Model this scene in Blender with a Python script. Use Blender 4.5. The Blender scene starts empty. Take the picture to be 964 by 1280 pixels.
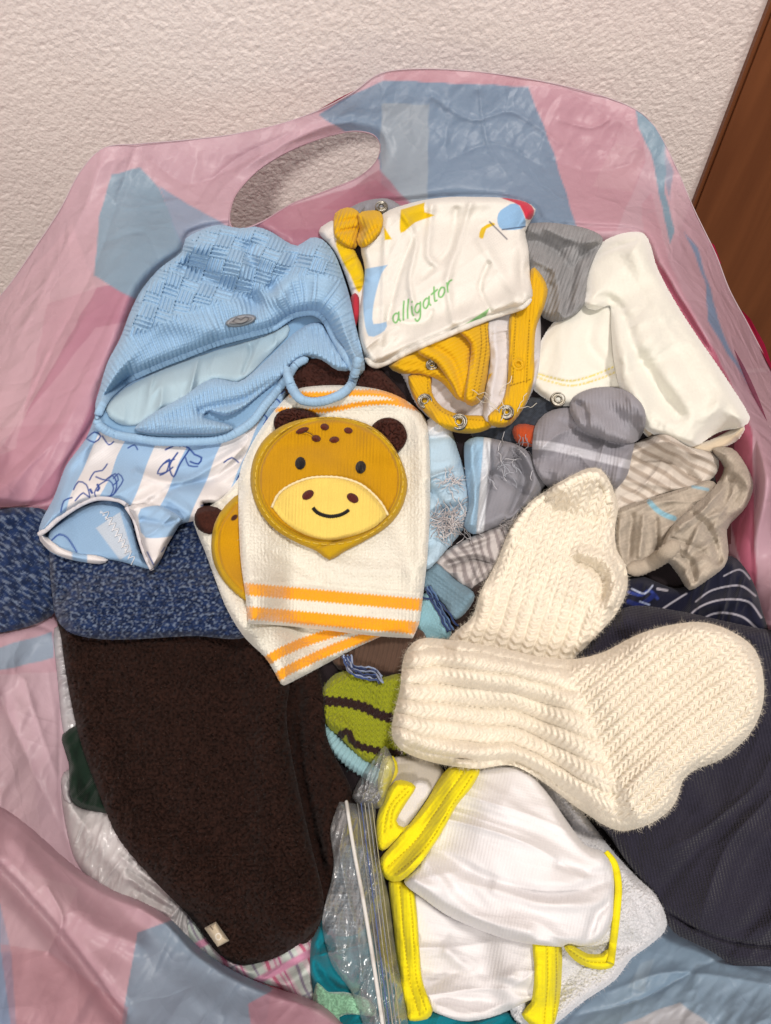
import bpy, math, random
import numpy as np
from mathutils import Matrix, Vector

random.seed(4)
rng = np.random.default_rng(4)
scn = bpy.context.scene
R_ = math.radians

# ---------------------------------------------------------------- camera, light, exposure
FPX, W0, H0_ = 940.0, 964.0, 1280.0
ZP, ZC, WALLY = 0.40, 0.81, 0.62            # height of the heap, of the camera; distance of the wall
PITCH, ROLL = 61.0, 4.2
cd = bpy.data.cameras.new("camera"); cam = bpy.data.objects.new("camera", cd)
scn.collection.objects.link(cam); scn.camera = cam
cd.sensor_fit = 'HORIZONTAL'; cd.sensor_width = 36; cd.lens = 36 * FPX / W0
cd.clip_start = 0.02; cd.clip_end = 50
M3 = Matrix.Rotation(R_(90 - PITCH), 3, 'X') @ Matrix.Rotation(R_(-ROLL), 3, 'Z')
cam.matrix_world = Matrix.Translation((0, 0, ZC)) @ M3.to_4x4()
RM = np.array(M3)

world = bpy.data.worlds.new("World"); scn.world = world; world.use_nodes = True
world.node_tree.nodes["Background"].inputs[0].default_value = (1.0, 0.95, 0.92, 1)
world.node_tree.nodes["Background"].inputs[1].default_value = 0.28

def lamp(name, loc, target, size, power, col):
    l = bpy.data.lights.new(name, 'AREA'); l.shape = 'DISK'; l.size = size; l.energy = power; l.color = col
    o = bpy.data.objects.new(name, l); scn.collection.objects.link(o); o.location = loc
    o.rotation_euler = (Vector(target) - Vector(loc)).to_track_quat('-Z', 'Y').to_euler()
    return o
lamp("ceiling_lamp", (0.62, 0.22, 2.2), (0, 0.35, 0.4), 0.22, 26, (1.0, 0.94, 0.88))
lamp("second_ceiling_lamp", (-0.5, -1.5, 2.3), (0, 0.5, 0.5), 0.4, 42, (1.0, 0.93, 0.87))
scn.view_settings.view_transform = 'Standard'; scn.view_settings.look = 'None'
scn.view_settings.exposure = 0.0; scn.view_settings.gamma = 1.0
scn.render.engine = 'CYCLES'
try:
    scn.cycles.use_denoising = True
    scn.cycles.max_bounces = 8; scn.cycles.transparent_max_bounces = 16
    scn.cycles.caustics_reflective = False; scn.cycles.caustics_refractive = False
except Exception:
    pass

# ---------------------------------------------------------------- numeric helpers
def lin(c):
    c = np.asarray(c, float) / 255.0
    return np.where(c <= 0.04045, c / 12.92, ((c + 0.055) / 1.055) ** 2.4)
ALB = 0.74
def C(*c):                                    # colour as seen -> base colour
    return lin(c) * ALB
def rays(px, py):
    x = (px - W0 / 2) / FPX; y = -(py - H0_ / 2) / FPX
    v = np.stack([x, y, -np.ones_like(x)], -1)
    return v @ RM.T
def P3(px, py, h):
    px = np.asarray(px, float); py = np.asarray(py, float)
    d = rays(px, py); t = (ZC - ZP - h) / (-d[..., 2])
    return np.array([0, 0, ZC]) + d * t[..., None]
_perm = np.random.default_rng(11).permutation(512)
_perm = np.concatenate([_perm, _perm, _perm])
def perlin(x, y, seed=0):
    x = x + seed * 17.31; y = y + seed * 9.77
    xi = np.floor(x).astype(int); yi = np.floor(y).astype(int)
    xf = x - xi; yf = y - yi; u = xf * xf * xf * (xf * (xf * 6 - 15) + 10); v = yf * yf * yf * (yf * (yf * 6 - 15) + 10)
    def g(ix, iy, fx, fy):
        h = _perm[(_perm[ix & 511] + (iy & 511))]
        a = h * (2 * math.pi / 512.0)
        return np.cos(a) * fx + np.sin(a) * fy
    n00 = g(xi, yi, xf, yf); n10 = g(xi + 1, yi, xf - 1, yf)
    n01 = g(xi, yi + 1, xf, yf - 1); n11 = g(xi + 1, yi + 1, xf - 1, yf - 1)
    return 1.5 * ((n00 * (1 - u) + n10 * u) * (1 - v) + (n01 * (1 - u) + n11 * u) * v)
def fbm(x, y, oct=4, seed=0):
    s = 0; a = 1.0; t = 0
    for i in range(oct):
        s = s + a * perlin(x * 2 ** i, y * 2 ** i, seed + i * 3); t += a; a *= 0.5
    return s / t
def ss(x, a=0.0, b=1.0):
    t = np.clip((x - a) / (b - a), 0, 1); return t * t * (3 - 2 * t)
def spline(pts, closed=True, seg=7.0):
    """Catmull-Rom through the points; a point given twice stays a corner."""
    P = np.array(pts, float); n = len(P); out = []
    rngi = range(n) if closed else range(n - 1)
    for i in rngi:
        if closed: p0, p1, p2, p3 = P[(i - 1) % n], P[i], P[(i + 1) % n], P[(i + 2) % n]
        else: p0, p1, p2, p3 = P[max(i - 1, 0)], P[i], P[i + 1], P[min(i + 2, n - 1)]
        L = np.linalg.norm(p2 - p1)
        if L < 1e-6: continue
        m1 = (p2 - p0) * 0.5; m2 = (p3 - p1) * 0.5
        for m in (m1, m2):
            l = np.linalg.norm(m)
            if l > L: m *= L / l
        if np.linalg.norm(p1 - p0) < 1e-6: m1 = (p2 - p1) * 0.6
        if np.linalg.norm(p3 - p2) < 1e-6: m2 = (p2 - p1) * 0.6
        k = max(2, int(L / seg))
        for j in range(k):
            t = j / k; t2 = t * t; t3 = t2 * t
            out.append((2*t3-3*t2+1)*p1 + (t3-2*t2+t)*m1 + (-2*t3+3*t2)*p2 + (t3-t2)*m2)
    if not closed: out.append(P[-1])
    return np.array(out)
def segdist(X, Y, L, closed=False):
    """distance, arc length and signed side to a polyline"""
    A = L if closed else L[:-1]; B = np.roll(L, -1, 0) if closed else L[1:]
    best = np.full(X.shape, 1e18); arc = np.zeros(X.shape); side = np.zeros(X.shape); acc = 0.0
    for a, b in zip(A, B):
        d = b - a; l2 = d @ d
        if l2 < 1e-12: continue
        t = np.clip(((X - a[0]) * d[0] + (Y - a[1]) * d[1]) / l2, 0, 1)
        ex = X - a[0] - t * d[0]; ey = Y - a[1] - t * d[1]; q = ex * ex + ey * ey
        m = q < best; best = np.where(m, q, best)
        l = math.sqrt(l2); arc = np.where(m, acc + t * l, arc); side = np.where(m, d[0] * ey - d[1] * ex, side); acc += l
    return np.sqrt(best), arc, np.sign(side)
def inside(X, Y, L):
    ins = np.zeros(X.shape, bool); B = np.roll(L, -1, 0)
    for (x1, y1), (x2, y2) in zip(L, B):
        if y1 == y2: continue
        c = ((y1 > Y) != (y2 > Y)) & (X < (x2 - x1) * (Y - y1) / (y2 - y1) + x1)
        ins ^= c
    return ins
def sdf(X, Y, L):
    return np.where(inside(X, Y, L), 1, -1) * segdist(X, Y, L, True)[0]
def ell(cx, cy, rx, ry, a=0, n=20):
    t = np.linspace(0, 2 * math.pi, n, endpoint=False); a = R_(a)
    x, y = rx * np.cos(t), ry * np.sin(t)
    return [(cx + p * math.cos(a) - q * math.sin(a), cy + p * math.sin(a) + q * math.cos(a)) for p, q in zip(x, y)]

# height of what already lies in the heap, on a 2 px grid
GX0, GY0, GS = -140, -20, 2
GW, GH = 620, 740
HM = np.full((GH, GW), -0.012)
def hs(A, X, Y):
    u = np.clip((X - GX0) / GS, 0, GW - 1.001); v = np.clip((Y - GY0) / GS, 0, GH - 1.001)
    i = u.astype(int); j = v.astype(int); fu = u - i; fv = v - j
    return (A[j, i] * (1-fu) + A[j, i+1] * fu) * (1-fv) + (A[j+1, i] * (1-fu) + A[j+1, i+1] * fu) * fv
def hput(X, Y, h):
    i = np.clip(np.round((X - GX0) / GS).astype(int), 0, GW - 1); j = np.clip(np.round((Y - GY0) / GS).astype(int), 0, GH - 1)
    T_ = np.full(HM.shape, -9.0); np.maximum.at(T_, (j, i), h)
    for _ in range(2):                       # close the cells a coarser sheet leaves open
        e = T_ < -1; P_ = np.pad(T_, 1, constant_values=-9.0); nb = np.stack([P_[a:a + GH, b:b + GW] for a in range(3) for b in range(3)]); c_ = (nb > -1).sum(0)
        mx = np.where(nb > -1, nb, 0).sum(0) / np.maximum(c_, 1); T_ = np.where(e & (c_ >= 3), mx, T_)
    np.maximum(HM, T_, out=HM)
def blur1(A, s, ax):
    r = max(1, int(3 * s)); k = np.exp(-0.5 * (np.arange(-r, r + 1) / s) ** 2); k /= k.sum()
    P = np.pad(A, [(r, r) if a == ax else (0, 0) for a in (0, 1)], mode='edge'); o = np.zeros_like(A)
    for q, w in enumerate(k):
        o += w * (P[q:q + A.shape[0], :] if ax == 0 else P[:, q:q + A.shape[1]])
    return o
def blur(A, s): return blur1(blur1(A, s, 0), s, 1) if s > 0.3 else A
def dilate(A, r):
    for ax in (0, 1):
        P = np.pad(A, [(r, r) if a == ax else (0, 0) for a in (0, 1)], mode='edge'); o = A.copy()
        for q in range(0, 2 * r + 1):
            o = np.maximum(o, P[q:q + A.shape[0], :] if ax == 0 else P[:, q:q + A.shape[1]])
        A = o
    return A

# ---------------------------------------------------------------- objects
def make_mesh(name, V, F, mat, parent=None, col=None, st=None, smooth=True, tris=None):
    me = bpy.data.meshes.new(name)
    loc = np.array(parent['_loc']) if parent is not None and '_loc' in parent else np.zeros(3)
    V = np.asarray(V, float) - loc
    F = np.asarray(F, np.int32)
    n = F.shape[1]
    me.vertices.add(len(V)); me.vertices.foreach_set('co', V.ravel().astype(np.float32))
    me.loops.add(F.size); me.loops.foreach_set('vertex_index', F.ravel())
    me.polygons.add(len(F)); me.polygons.foreach_set('loop_start', np.arange(0, F.size, n, dtype=np.int32))
    me.polygons.foreach_set('use_smooth', np.full(len(F), smooth))
    me.update(calc_edges=True); me.validate()
    if col is not None:
        a = me.color_attributes.new('Col', 'FLOAT_COLOR', 'POINT')
        c = np.ones((len(V), 4), np.float32); c[:, :3] = np.clip(col, 0, 1); a.data.foreach_set('color', c.ravel())
    if st is not None:
        a = me.attributes.new('st', 'FLOAT_VECTOR', 'POINT')
        c = np.zeros((len(V), 3), np.float32); c[:, :2] = st; a.data.foreach_set('vector', c.ravel())
    me.materials.append(mat)
    o = bpy.data.objects.new(name, me); scn.collection.objects.link(o)
    if parent is not None:
        o.parent = parent; o['_loc'] = list(loc)
    else:
        o['_loc'] = [0.0, 0.0, 0.0]
    return o
def thing(name, label, cat, at, group=None):
    """an Empty where the thing rests, parent of its parts"""
    o = bpy.data.objects.new(name, None); scn.collection.objects.link(o); o.empty_display_size = 0.02
    p = P3(*[np.array(float(v)) for v in at], np.array(0.0)); o.location = p; o['_loc'] = [float(v) for v in p]
    o['label'] = label; o['category'] = cat
    if group: o['group'] = group
    return o
def bounds_skirt(F, nv):
    E = np.concatenate([F[:, [0, 1]], F[:, [1, 2]], F[:, [2, 3]], F[:, [3, 0]]])
    S = np.sort(E, 1); key = S[:, 0].astype(np.int64) * nv + S[:, 1]
    u, idx, cnt = np.unique(key, return_index=True, return_counts=True)
    return E[idx[cnt == 1]]
def grid_sheet(outline, holes, step):
    x0, y0 = np.floor(outline.min(0) / step) * step - 2 * step; x1, y1 = outline.max(0) + 2 * step
    xs = np.arange(x0, x1 + step, step); ys = np.arange(y0, y1 + step, step)
    X, Y = np.meshgrid(xs, ys); sd = sdf(X, Y, outline)
    for hL in holes: sd = np.minimum(sd, -sdf(X, Y, hL))
    gy, gx = np.gradient(sd, step); gn = np.sqrt(gx * gx + gy * gy) + 1e-9
    keep = sd > -0.8 * step
    cell = keep[:-1, :-1] & keep[1:, :-1] & keep[:-1, 1:] & keep[1:, 1:]
    core = (sd > 0)
    cell &= (core[:-1, :-1] | core[1:, :-1] | core[:-1, 1:] | core[1:, 1:])
    near = sd < 0.3 * step
    X = np.where(near & keep, X - gx / gn * sd * 0.98, X); Y = np.where(near & keep, Y - gy / gn * sd * 0.98, Y)
    used = np.zeros(sd.shape, bool)
    used[:-1, :-1] |= cell; used[1:, :-1] |= cell; used[:-1, 1:] |= cell; used[1:, 1:] |= cell
    idx = -np.ones(sd.shape, int); idx[used] = np.arange(used.sum())
    F = np.stack([idx[1:, :-1][cell], idx[1:, 1:][cell], idx[:-1, 1:][cell], idx[:-1, :-1][cell]], 1)
    return X, Y, np.where(near, np.maximum(sd, 0), sd), used, F, (gx / gn, gy / gn)
def fuzz(parent, V, N, col, n, length, width, loc, mat=None, lean=0.9):
    """short loose fibres standing off a woolly surface"""
    if n <= 0: return
    k = rng.integers(0, len(V), n); b = V[k] + rng.normal(0, 0.0003, (n, 3)); nn = N[k]
    d = nn + rng.normal(0, lean, (n, 3)); d /= np.linalg.norm(d, axis=1)[:, None]
    fl = (d * nn).sum(1) < 0.1; d[fl] += nn[fl] * 0.6
    L = length * (0.4 + rng.random(n) ** 2 * 1.1)[:, None]
    s = np.cross(d, rng.normal(0, 1, (n, 3))); s /= np.linalg.norm(s, axis=1)[:, None] + 1e-9
    mid = b + d * L * 0.55; bend = rng.normal(0, 0.35, (n, 3)); tip = mid + (d + bend) * L * 0.45
    w = width
    A = np.stack([b - s * w, b + s * w, mid + s * w * 0.7, mid - s * w * 0.7, tip + s * w * .2, tip - s * w * .2], 1).reshape(-1, 3)
    o = np.arange(n)[:, None] * 6
    F = np.concatenate([o + np.array([[0, 1, 2, 3]]), o + np.array([[3, 2, 4, 5]])])
    cc = np.repeat(np.clip(col[k] * (0.85 + 0.3 * rng.random((n, 1))), 0, 1), 6, 0)
    ob = make_mesh('fuzz', A, F, mat or MAT['fibre'], parent, cc, None)
    ob['kind'] = 'stuff'
    return ob

def patch(name, mat, pts, parent=None, T=.004, R=8, bulge=0.0, RB=60, sm=8, lift=0.0, folds=(), wr=(), col=(200, 200, 200),
          relief=None, step=2, st=0.0, holes=(), skirt=.007, fz=0, fl=.0012, fw=.00004, label=None, tag=None, sink=0.0, post=0.0, raw=False):
    """one piece of cloth laid on whatever is already in the heap: an outline with thickness, rolled edges, folds and relief"""
    L = np.array(pts, float) if raw else spline(pts)
    HL = [spline(h) for h in holes]
    X, Y, sd, used, F, (gx, gy) = grid_sheet(L, HL, step)
    d = np.maximum(sd, 0)
    # what it lies on
    i0 = max(0, int((X.min() - GX0) / GS) - 30); i1 = min(GW, int((X.max() - GX0) / GS) + 30)
    j0 = max(0, int((Y.min() - GY0) / GS) - 30); j1 = min(GH, int((Y.max() - GY0) / GS) + 30)
    sub = HM[j0:j1, i0:i1]; s2 = sm / GS
    sub = blur(dilate(sub, max(1, int(s2 * 0.8))), s2); HD = HM.copy(); HD[j0:j1, i0:i1] = sub
    HB0 = HM.copy(); HB0[j0:j1, i0:i1] = blur(HM[j0:j1, i0:i1], 1.0); h0 = hs(HB0, X, Y); hd = hs(HD, X, Y); w = ss(d / max(R * 1.6, 6))
    base = h0 * (1 - w) + hd * w
    q = np.clip(d / R, 0, 1); prof = T * np.sqrt(np.clip(1 - (1 - q) ** 2, 0, 1)) + bulge * ss(d / RB)
    h = np.zeros_like(d)
    ef = ss(d / (R * 1.2)); ef2 = 0.25 + 0.75 * ef
    for f in folds:
        fp, fwid, amp = f[0], f[1], f[2]
        D = segdist(X, Y, spline(fp, False))[0]
        kind = f[3] if len(f) > 3 else 'g'
        if kind == 'g': g = np.exp(-(D / fwid) ** 2)
        elif kind == 's': g = np.exp(-(D / fwid))           # sharp crease
        h = h + amp * g * ef2
    for wv in wr:
        amp, sc, ang, an, kind, seed = wv
        a = R_(ang); u = (X * math.cos(a) + Y * math.sin(a)) / sc; v = (-X * math.sin(a) + Y * math.cos(a)) / (sc * an * (1.7 if kind == 'r' else 1))
        wx = perlin(u * .6, v * .6, seed + 5) * .8
        if kind == 'r':
            n = 0
            for oc, (fr, am) in enumerate(((.8, 1.0), (1.9, .18))):
                p_ = 1 - np.abs(perlin(u * fr + wx, v * fr + wx * .7, seed + oc * 11)) * 2.4; n = n + am * np.sign(p_) * np.abs(p_) ** 1.5
            n = 1.35 * n * (.3 + .9 * ss(perlin(u * .45, v * .6, seed + 40), -.35, .35))
        else: n = fbm(u + wx, v, 3, seed)
        h = h + amp * n * ef2
    if post: h = blur(h, post / step)
    S, Tt = coords(X, Y, st)
    prof = blur(prof, max(.4, R * .12 / step)) if R > 6 else prof
    h = base + prof + lift * ef + h - sink * ef
    h = np.maximum(h, h0 + 0.0006 * np.minimum(1, d / 2 + .3))
    rl = relief(X, Y, S, Tt, d) if relief is not None else 0.0
    h = h + rl * (0.75 + 0.25 * ss(d / (R * .6)))
    x, y, hh, dd = X[used], Y[used], h[used], d[used]
    hput(x, y, hh)
    V = P3(x, y, hh)
    cc = col(X, Y, S, Tt, d)[used] if callable(col) else np.tile(C(*col), (len(V), 1))
    stv = np.stack([S[used], Tt[used]], 1)
    if skirt > 0:
        E = bounds_skirt(F, len(V)); bv = np.unique(E); m = -np.ones(len(V), int); m[bv] = np.arange(len(bv)) + len(V)
        ix = x[bv] + gx[used][bv] * min(2.5, R * .3); iy = y[bv] + gy[used][bv] * min(2.5, R * .3)
        V2 = P3(ix, iy, hh[bv] - skirt)
        F = np.concatenate([F, np.stack([E[:, 1], E[:, 0], m[E[:, 0]], m[E[:, 1]]], 1)])
        V = np.concatenate([V, V2]); cc = np.concatenate([cc, cc[bv]]); stv = np.concatenate([stv, stv[bv]])
    o = make_mesh(name, V, F, mat, parent, cc, stv)
    if label: o['label'] = label
    if tag: o['label'], o['category'] = tag
    if fz:
        N = np.zeros(len(V) * 3, np.float32); o.data.vertex_normals.foreach_get('vector', N); N = N.reshape(-1, 3)
        nv = int(used.sum())
        # denser along the edge, where the halo shows
        k = np.concatenate([np.arange(nv), np.repeat(np.nonzero(dd < 4)[0], 3)])
        fuzz(o if (parent is None or parent.parent is None) else parent, V[k], N[k], cc[k], fz, fl, fw, None)
    return o
def coords(X, Y, st):
    if callable(st): return st(X, Y)
    if isinstance(st, (int, float)):
        a = R_(st); return X * math.cos(a) + Y * math.sin(a), -X * math.sin(a) + Y * math.cos(a)
    D, arc, sg = segdist(X, Y, spline(st, False, 12))      # along an axis
    return D * sg, arc

def tube(name, mat, pts, r, parent=None, col=(200, 200, 200), lift=0.0, closed=False, relief=None, ring=12, seg=2.0, flat=1.0,
         fz=0, fl=.001, label=None, taper=0.0, smooth_h=5, sink=0.25, z=None, tag=None):
    """a cord, piping or rolled edge lying on the heap; r in pixels"""
    L = spline(pts, closed, seg); n = len(L)
    rp = r / 2000.0
    h = hs(HM, L[:, 0], L[:, 1])
    if z is not None: h = np.interp(np.linspace(0, 1, n), np.linspace(0, 1, len(z)), z)
    else:
        k = smooth_h; ker = np.ones(2 * k + 1) / (2 * k + 1)
        hp = np.pad(h, k, mode='wrap' if closed else 'edge'); h = np.maximum(np.convolve(hp, ker, 'valid'), h * .5 + .5 * np.convolve(hp, ker, 'valid'))
    P = P3(L[:, 0], L[:, 1], h + rp * (1 - sink) * flat + lift)
    T = (np.roll(P, -1, 0) - np.roll(P, 1, 0)) if closed else np.gradient(P, axis=0)
    T /= np.linalg.norm(T, axis=1)[:, None] + 1e-12
    up = np.tile([0, -0.25, 1.0], (n, 1)); B = np.cross(T, up); B /= np.linalg.norm(B, axis=1)[:, None] + 1e-9; U = np.cross(B, T)
    th = np.linspace(0, 2 * math.pi, ring, endpoint=False)
    arc = np.concatenate([[0], np.cumsum(np.linalg.norm(np.diff(L, axis=0), axis=1))])
    rr = np.full(n, rp)
    if taper: e = np.minimum(arc, arc[-1] - arc); rr = rp * np.clip(0.15 + e / (taper), 0, 1) ** .5
    A, TH = np.meshgrid(arc, th, indexing='ij'); RR = np.repeat(rr[:, None], ring, 1)
    if relief is not None: RR = RR * (1 + relief(A, TH))
    V = P[:, None] + RR[..., None] * (np.cos(TH)[..., None] * B[:, None] + np.sin(TH)[..., None] * U[:, None] * flat)
    V = V.reshape(-1, 3)
    i = np.arange(n if closed else n - 1)[:, None]; j = np.arange(ring)[None]
    a = i * ring + j; b = i * ring + (j + 1) % ring; c = ((i + 1) % n) * ring + (j + 1) % ring; d = ((i + 1) % n) * ring + j
    F = np.stack([a, d, c, b], -1).reshape(-1, 4)
    if not closed:
        c0 = len(V); V = np.concatenate([V, P[:1], P[-1:]]); jj = np.arange(ring)
        F = np.concatenate([F, np.stack([np.full(ring, c0), jj, (jj + 1) % ring, (jj + 1) % ring], 1)[:, [0, 1, 2, 2]][:0]])
        # caps as quads of pairs
        for base, cc_ in ((0, c0), ((n - 1) * ring, c0 + 1)):
            for q in range(0, ring, 2):
                F = np.concatenate([F, [[cc_, base + q, base + (q + 1) % ring, base + (q + 2) % ring]]])
    colv = np.zeros((len(V), 3)); base = C(*col) if not callable(col) else None
    if base is not None: colv[:] = base
    else:
        cv = col(A, TH).reshape(-1, 3); colv[:len(cv)] = cv; colv[len(cv):] = cv[-1]
    st = np.zeros((len(V), 2)); st[:n * ring, 0] = (TH * r).ravel(); st[:n * ring, 1] = A.ravel()
    o = make_mesh(name, V, F, mat, parent, colv, st)
    if label: o['label'] = label
    if tag: o['label'], o['category'] = tag
    for off in np.linspace(-.7, .7, max(3, int(r))):
        nx = -np.gradient(L[:, 1]); ny = np.gradient(L[:, 0]); l = np.hypot(nx, ny) + 1e-9
        hput(L[:, 0] + nx / l * off * r, L[:, 1] + ny / l * off * r, h + rp * 1.4 * flat)
    if fz:
        N = np.zeros(len(V) * 3, np.float32); o.data.vertex_normals.foreach_get('vector', N); N = N.reshape(-1, 3)
        fuzz(o if (parent is None or parent.parent is None) else parent, V, N, colv, fz, fl, .00004, None)
    return o

def strands(name, lines, r, parent, col, mat=None, lift=0.0008, tag=None, seg=2.5, wob=0.0, kind=None):
    """several thin threads as one part"""
    VV, FF, CC = [], [], []; ring = 5; n0 = 0
    for li, pts in enumerate(lines):
        L = spline(pts, False, seg)
        if wob: L = L + np.stack([perlin(np.arange(len(L)) * .35, np.full(len(L), li * 3.1)), perlin(np.arange(len(L)) * .35, np.full(len(L), li * 5.3), 4)], 1) * wob
        n = len(L)
        if n < 3: continue
        h = hs(HM, L[:, 0], L[:, 1]); h = np.convolve(np.pad(h, 2, mode='edge'), np.ones(5) / 5, 'valid')
        h = np.maximum(h, hs(HM, L[:, 0], L[:, 1]))
        P = P3(L[:, 0], L[:, 1], h + lift + wob * .0003 * (1 + np.sin(np.arange(n) * .8 + li)))
        T = np.gradient(P, axis=0); T /= np.linalg.norm(T, axis=1)[:, None] + 1e-12
        B = np.cross(T, [0, -.2, 1.0]); B /= np.linalg.norm(B, axis=1)[:, None] + 1e-9; U = np.cross(B, T)
        th = np.linspace(0, 2 * math.pi, ring, endpoint=False); rp = r / 2000.0
        V = P[:, None] + rp * (np.cos(th)[None, :, None] * B[:, None] + np.sin(th)[None, :, None] * U[:, None])
        i = np.arange(n - 1)[:, None]; j = np.arange(ring)[None]
        F = np.stack([i*ring+j, (i+1)*ring+j, (i+1)*ring+(j+1) % ring, i*ring+(j+1) % ring], -1).reshape(-1, 4) + n0
        VV.append(V.reshape(-1, 3)); FF.append(F); n0 += n * ring
        c = C(*col[li % len(col)]) if isinstance(col, list) else C(*col)
        CC.append(np.tile(c * random.uniform(.88, 1.1), (n * ring, 1)))
    V = np.concatenate(VV)
    o = make_mesh(name, V, np.concatenate(FF), mat or MAT['fibre'], parent, np.concatenate(CC), np.zeros((len(V), 2)))
    if tag: o['label'], o['category'] = tag
    if kind: o['kind'] = kind
    return o

# ---------------------------------------------------------------- colour and relief helpers
def paint(base, *layers):
    """base colour with printed or knitted areas on it; each layer is (mask function, colour)"""
    def f(X, Y, S, T, d):
        c = np.tile(C(*base), X.shape + (1,)) if not callable(base) else base(X, Y, S, T, d)
        for m, k in layers:
            a = np.clip(m(X, Y, S, T, d), 0, 1)[..., None]; c = c * (1 - a) + (C(*k) if not callable(k) else k(X, Y, S, T, d)) * a
        return c
    return f
def area(pts, aa=1.0, raw=False):
    L = np.array(pts, float) if raw else spline(pts)
    return lambda X, Y, S, T, d: sdf(X, Y, L) / aa + .5
def line(pts, w, aa=1.0, dash=None):
    L = spline(pts, False, 4)
    def f(X, Y, S, T, d):
        D, arc, _ = segdist(X, Y, L); a = (w / 2 - D) / aa + .5
        if dash: a = np.where((arc / dash[0]) % 1 < dash[1], a, 0)
        return a
    return f
def knit(S, T, w, r):
    """stockinette: columns of V stitches"""
    a = (S / w) % 1 - .5; ab = np.abs(a); leg = np.clip(np.cos((ab - .25) * 2 * math.pi), -1, 1) * .5 + .5
    t = T / r + ab * 1.9
    return leg ** .8 * (0.45 + 0.55 * (0.5 + 0.5 * np.cos(2 * math.pi * t)))
def purl(S, T, w, r):
    row = np.floor(T / r); a = (S / w + .5 * (row % 2)) * 2 * math.pi
    return (0.5 + 0.5 * np.cos(a)) * (0.5 + 0.5 * np.cos(2 * math.pi * T / r))
def jit(X, Y, a, s=18, seed=3):
    return X + perlin(X / s, Y / s, seed) * a, Y + perlin(X / s, Y / s, seed + 7) * a

# ---------------------------------------------------------------- materials
MAT = {}
def nd(nt, t, **kw):
    n = nt.nodes.new(t)
    for k, v in kw.items(): setattr(n, k, v)
    return n
def fabric(name, weave=None, ws=3.0, wst=0.3, ns=0.45, nst=0.35, rough=.92, sheen=.10, var=.10, vs=.05, sss=0.0, trl=0.0):
    m = bpy.data.materials.new(name); m.use_nodes = True; nt = m.node_tree; lk = nt.links.new
    b = nt.nodes['Principled BSDF']; b.inputs['Roughness'].default_value = rough
    b.inputs['Sheen Weight'].default_value = sheen; b.inputs['Sheen Roughness'].default_value = .5
    b.inputs['Specular IOR Level'].default_value = .12
    at = nd(nt, 'ShaderNodeAttribute', attribute_name='Col'); st = nd(nt, 'ShaderNodeAttribute', attribute_name='st')
    n1 = nd(nt, 'ShaderNodeTexNoise'); n1.inputs['Scale'].default_value = ns; n1.inputs['Detail'].default_value = 3; lk(st.outputs['Vector'], n1.inputs['Vector'])
    n2 = nd(nt, 'ShaderNodeTexNoise'); n2.inputs['Scale'].default_value = vs; n2.inputs['Detail'].default_value = 4; lk(st.outputs['Vector'], n2.inputs['Vector'])
    ad = nd(nt, 'ShaderNodeMath', operation='ADD'); lk(n1.outputs['Fac'], ad.inputs[0]); lk(n2.outputs['Fac'], ad.inputs[1])
    mr = nd(nt, 'ShaderNodeMapRange'); mr.inputs[1].default_value = .6; mr.inputs[2].default_value = 1.4
    mr.inputs[3].default_value = 1 - var; mr.inputs[4].default_value = 1 + var * .5; lk(ad.outputs[0], mr.inputs[0])
    vm = nd(nt, 'ShaderNodeVectorMath', operation='SCALE'); lk(at.outputs['Color'], vm.inputs[0]); lk(mr.outputs[0], vm.inputs['Scale'])
    lk(vm.outputs[0], b.inputs['Base Color'])
    hgt = n1.outputs['Fac']; dist = .0004
    bp = nd(nt, 'ShaderNodeBump'); bp.inputs['Strength'].default_value = nst; bp.inputs['Distance'].default_value = dist; lk(hgt, bp.inputs['Height'])
    last = bp
    if weave:
        sx = nd(nt, 'ShaderNodeSeparateXYZ'); lk(st.outputs['Vector'], sx.inputs[0])
        def wavef(o, period, ph=0):
            mu = nd(nt, 'ShaderNodeMath', operation='MULTIPLY'); lk(o, mu.inputs[0]); mu.inputs[1].default_value = 2 * math.pi / period
            si = nd(nt, 'ShaderNodeMath', operation='SINE'); lk(mu.outputs[0], si.inputs[0]); return si.outputs[0]
        if weave == 'rib': hh = wavef(sx.outputs[0], ws)
        elif weave == 'weave':
            mm = nd(nt, 'ShaderNodeMath', operation='MULTIPLY'); lk(wavef(sx.outputs[0], ws), mm.inputs[0]); lk(wavef(sx.outputs[1], ws), mm.inputs[1]); hh = mm.outputs[0]
        elif weave == 'jersey':
            a1 = wavef(sx.outputs[0], ws); a2 = wavef(sx.outputs[1], ws * .8)
            mm = nd(nt, 'ShaderNodeMath', operation='MULTIPLY_ADD'); lk(a2, mm.inputs[0]); mm.inputs[1].default_value = .35; lk(a1, mm.inputs[2]); hh = mm.outputs[0]
        else:
            vo = nd(nt, 'ShaderNodeTexVoronoi'); vo.inputs['Scale'].default_value = 1 / ws; lk(st.outputs['Vector'], vo.inputs['Vector']); hh = vo.outputs['Distance']
        b2 = nd(nt, 'ShaderNodeBump'); b2.inputs['Strength'].default_value = wst; b2.inputs['Distance'].default_value = .0005
        if weave == 'pile': b2.invert = True
        lk(hh, b2.inputs['Height']); lk(bp.outputs[0], b2.inputs['Normal']); last = b2
    lk(last.outputs[0], b.inputs['Normal'])
    if sss:
        b.inputs['Subsurface Weight'].default_value = sss; b.inputs['Subsurface Radius'].default_value = (1, .9, .8); b.inputs['Subsurface Scale'].default_value = .002
    MAT[name] = m; return m
fabric('wool', ns=.55, nst=.5, var=.10, sheen=.12, sss=.0)
fabric('jersey', 'jersey', 4.2, .12, var=.05, ns=.5, nst=.2)
fabric('dark_jersey', 'jersey', 4.0, .5, var=.16, ns=.5, nst=.5)
fabric('jersey_rib', 'rib', 4.6, .55, var=.08)
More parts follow.
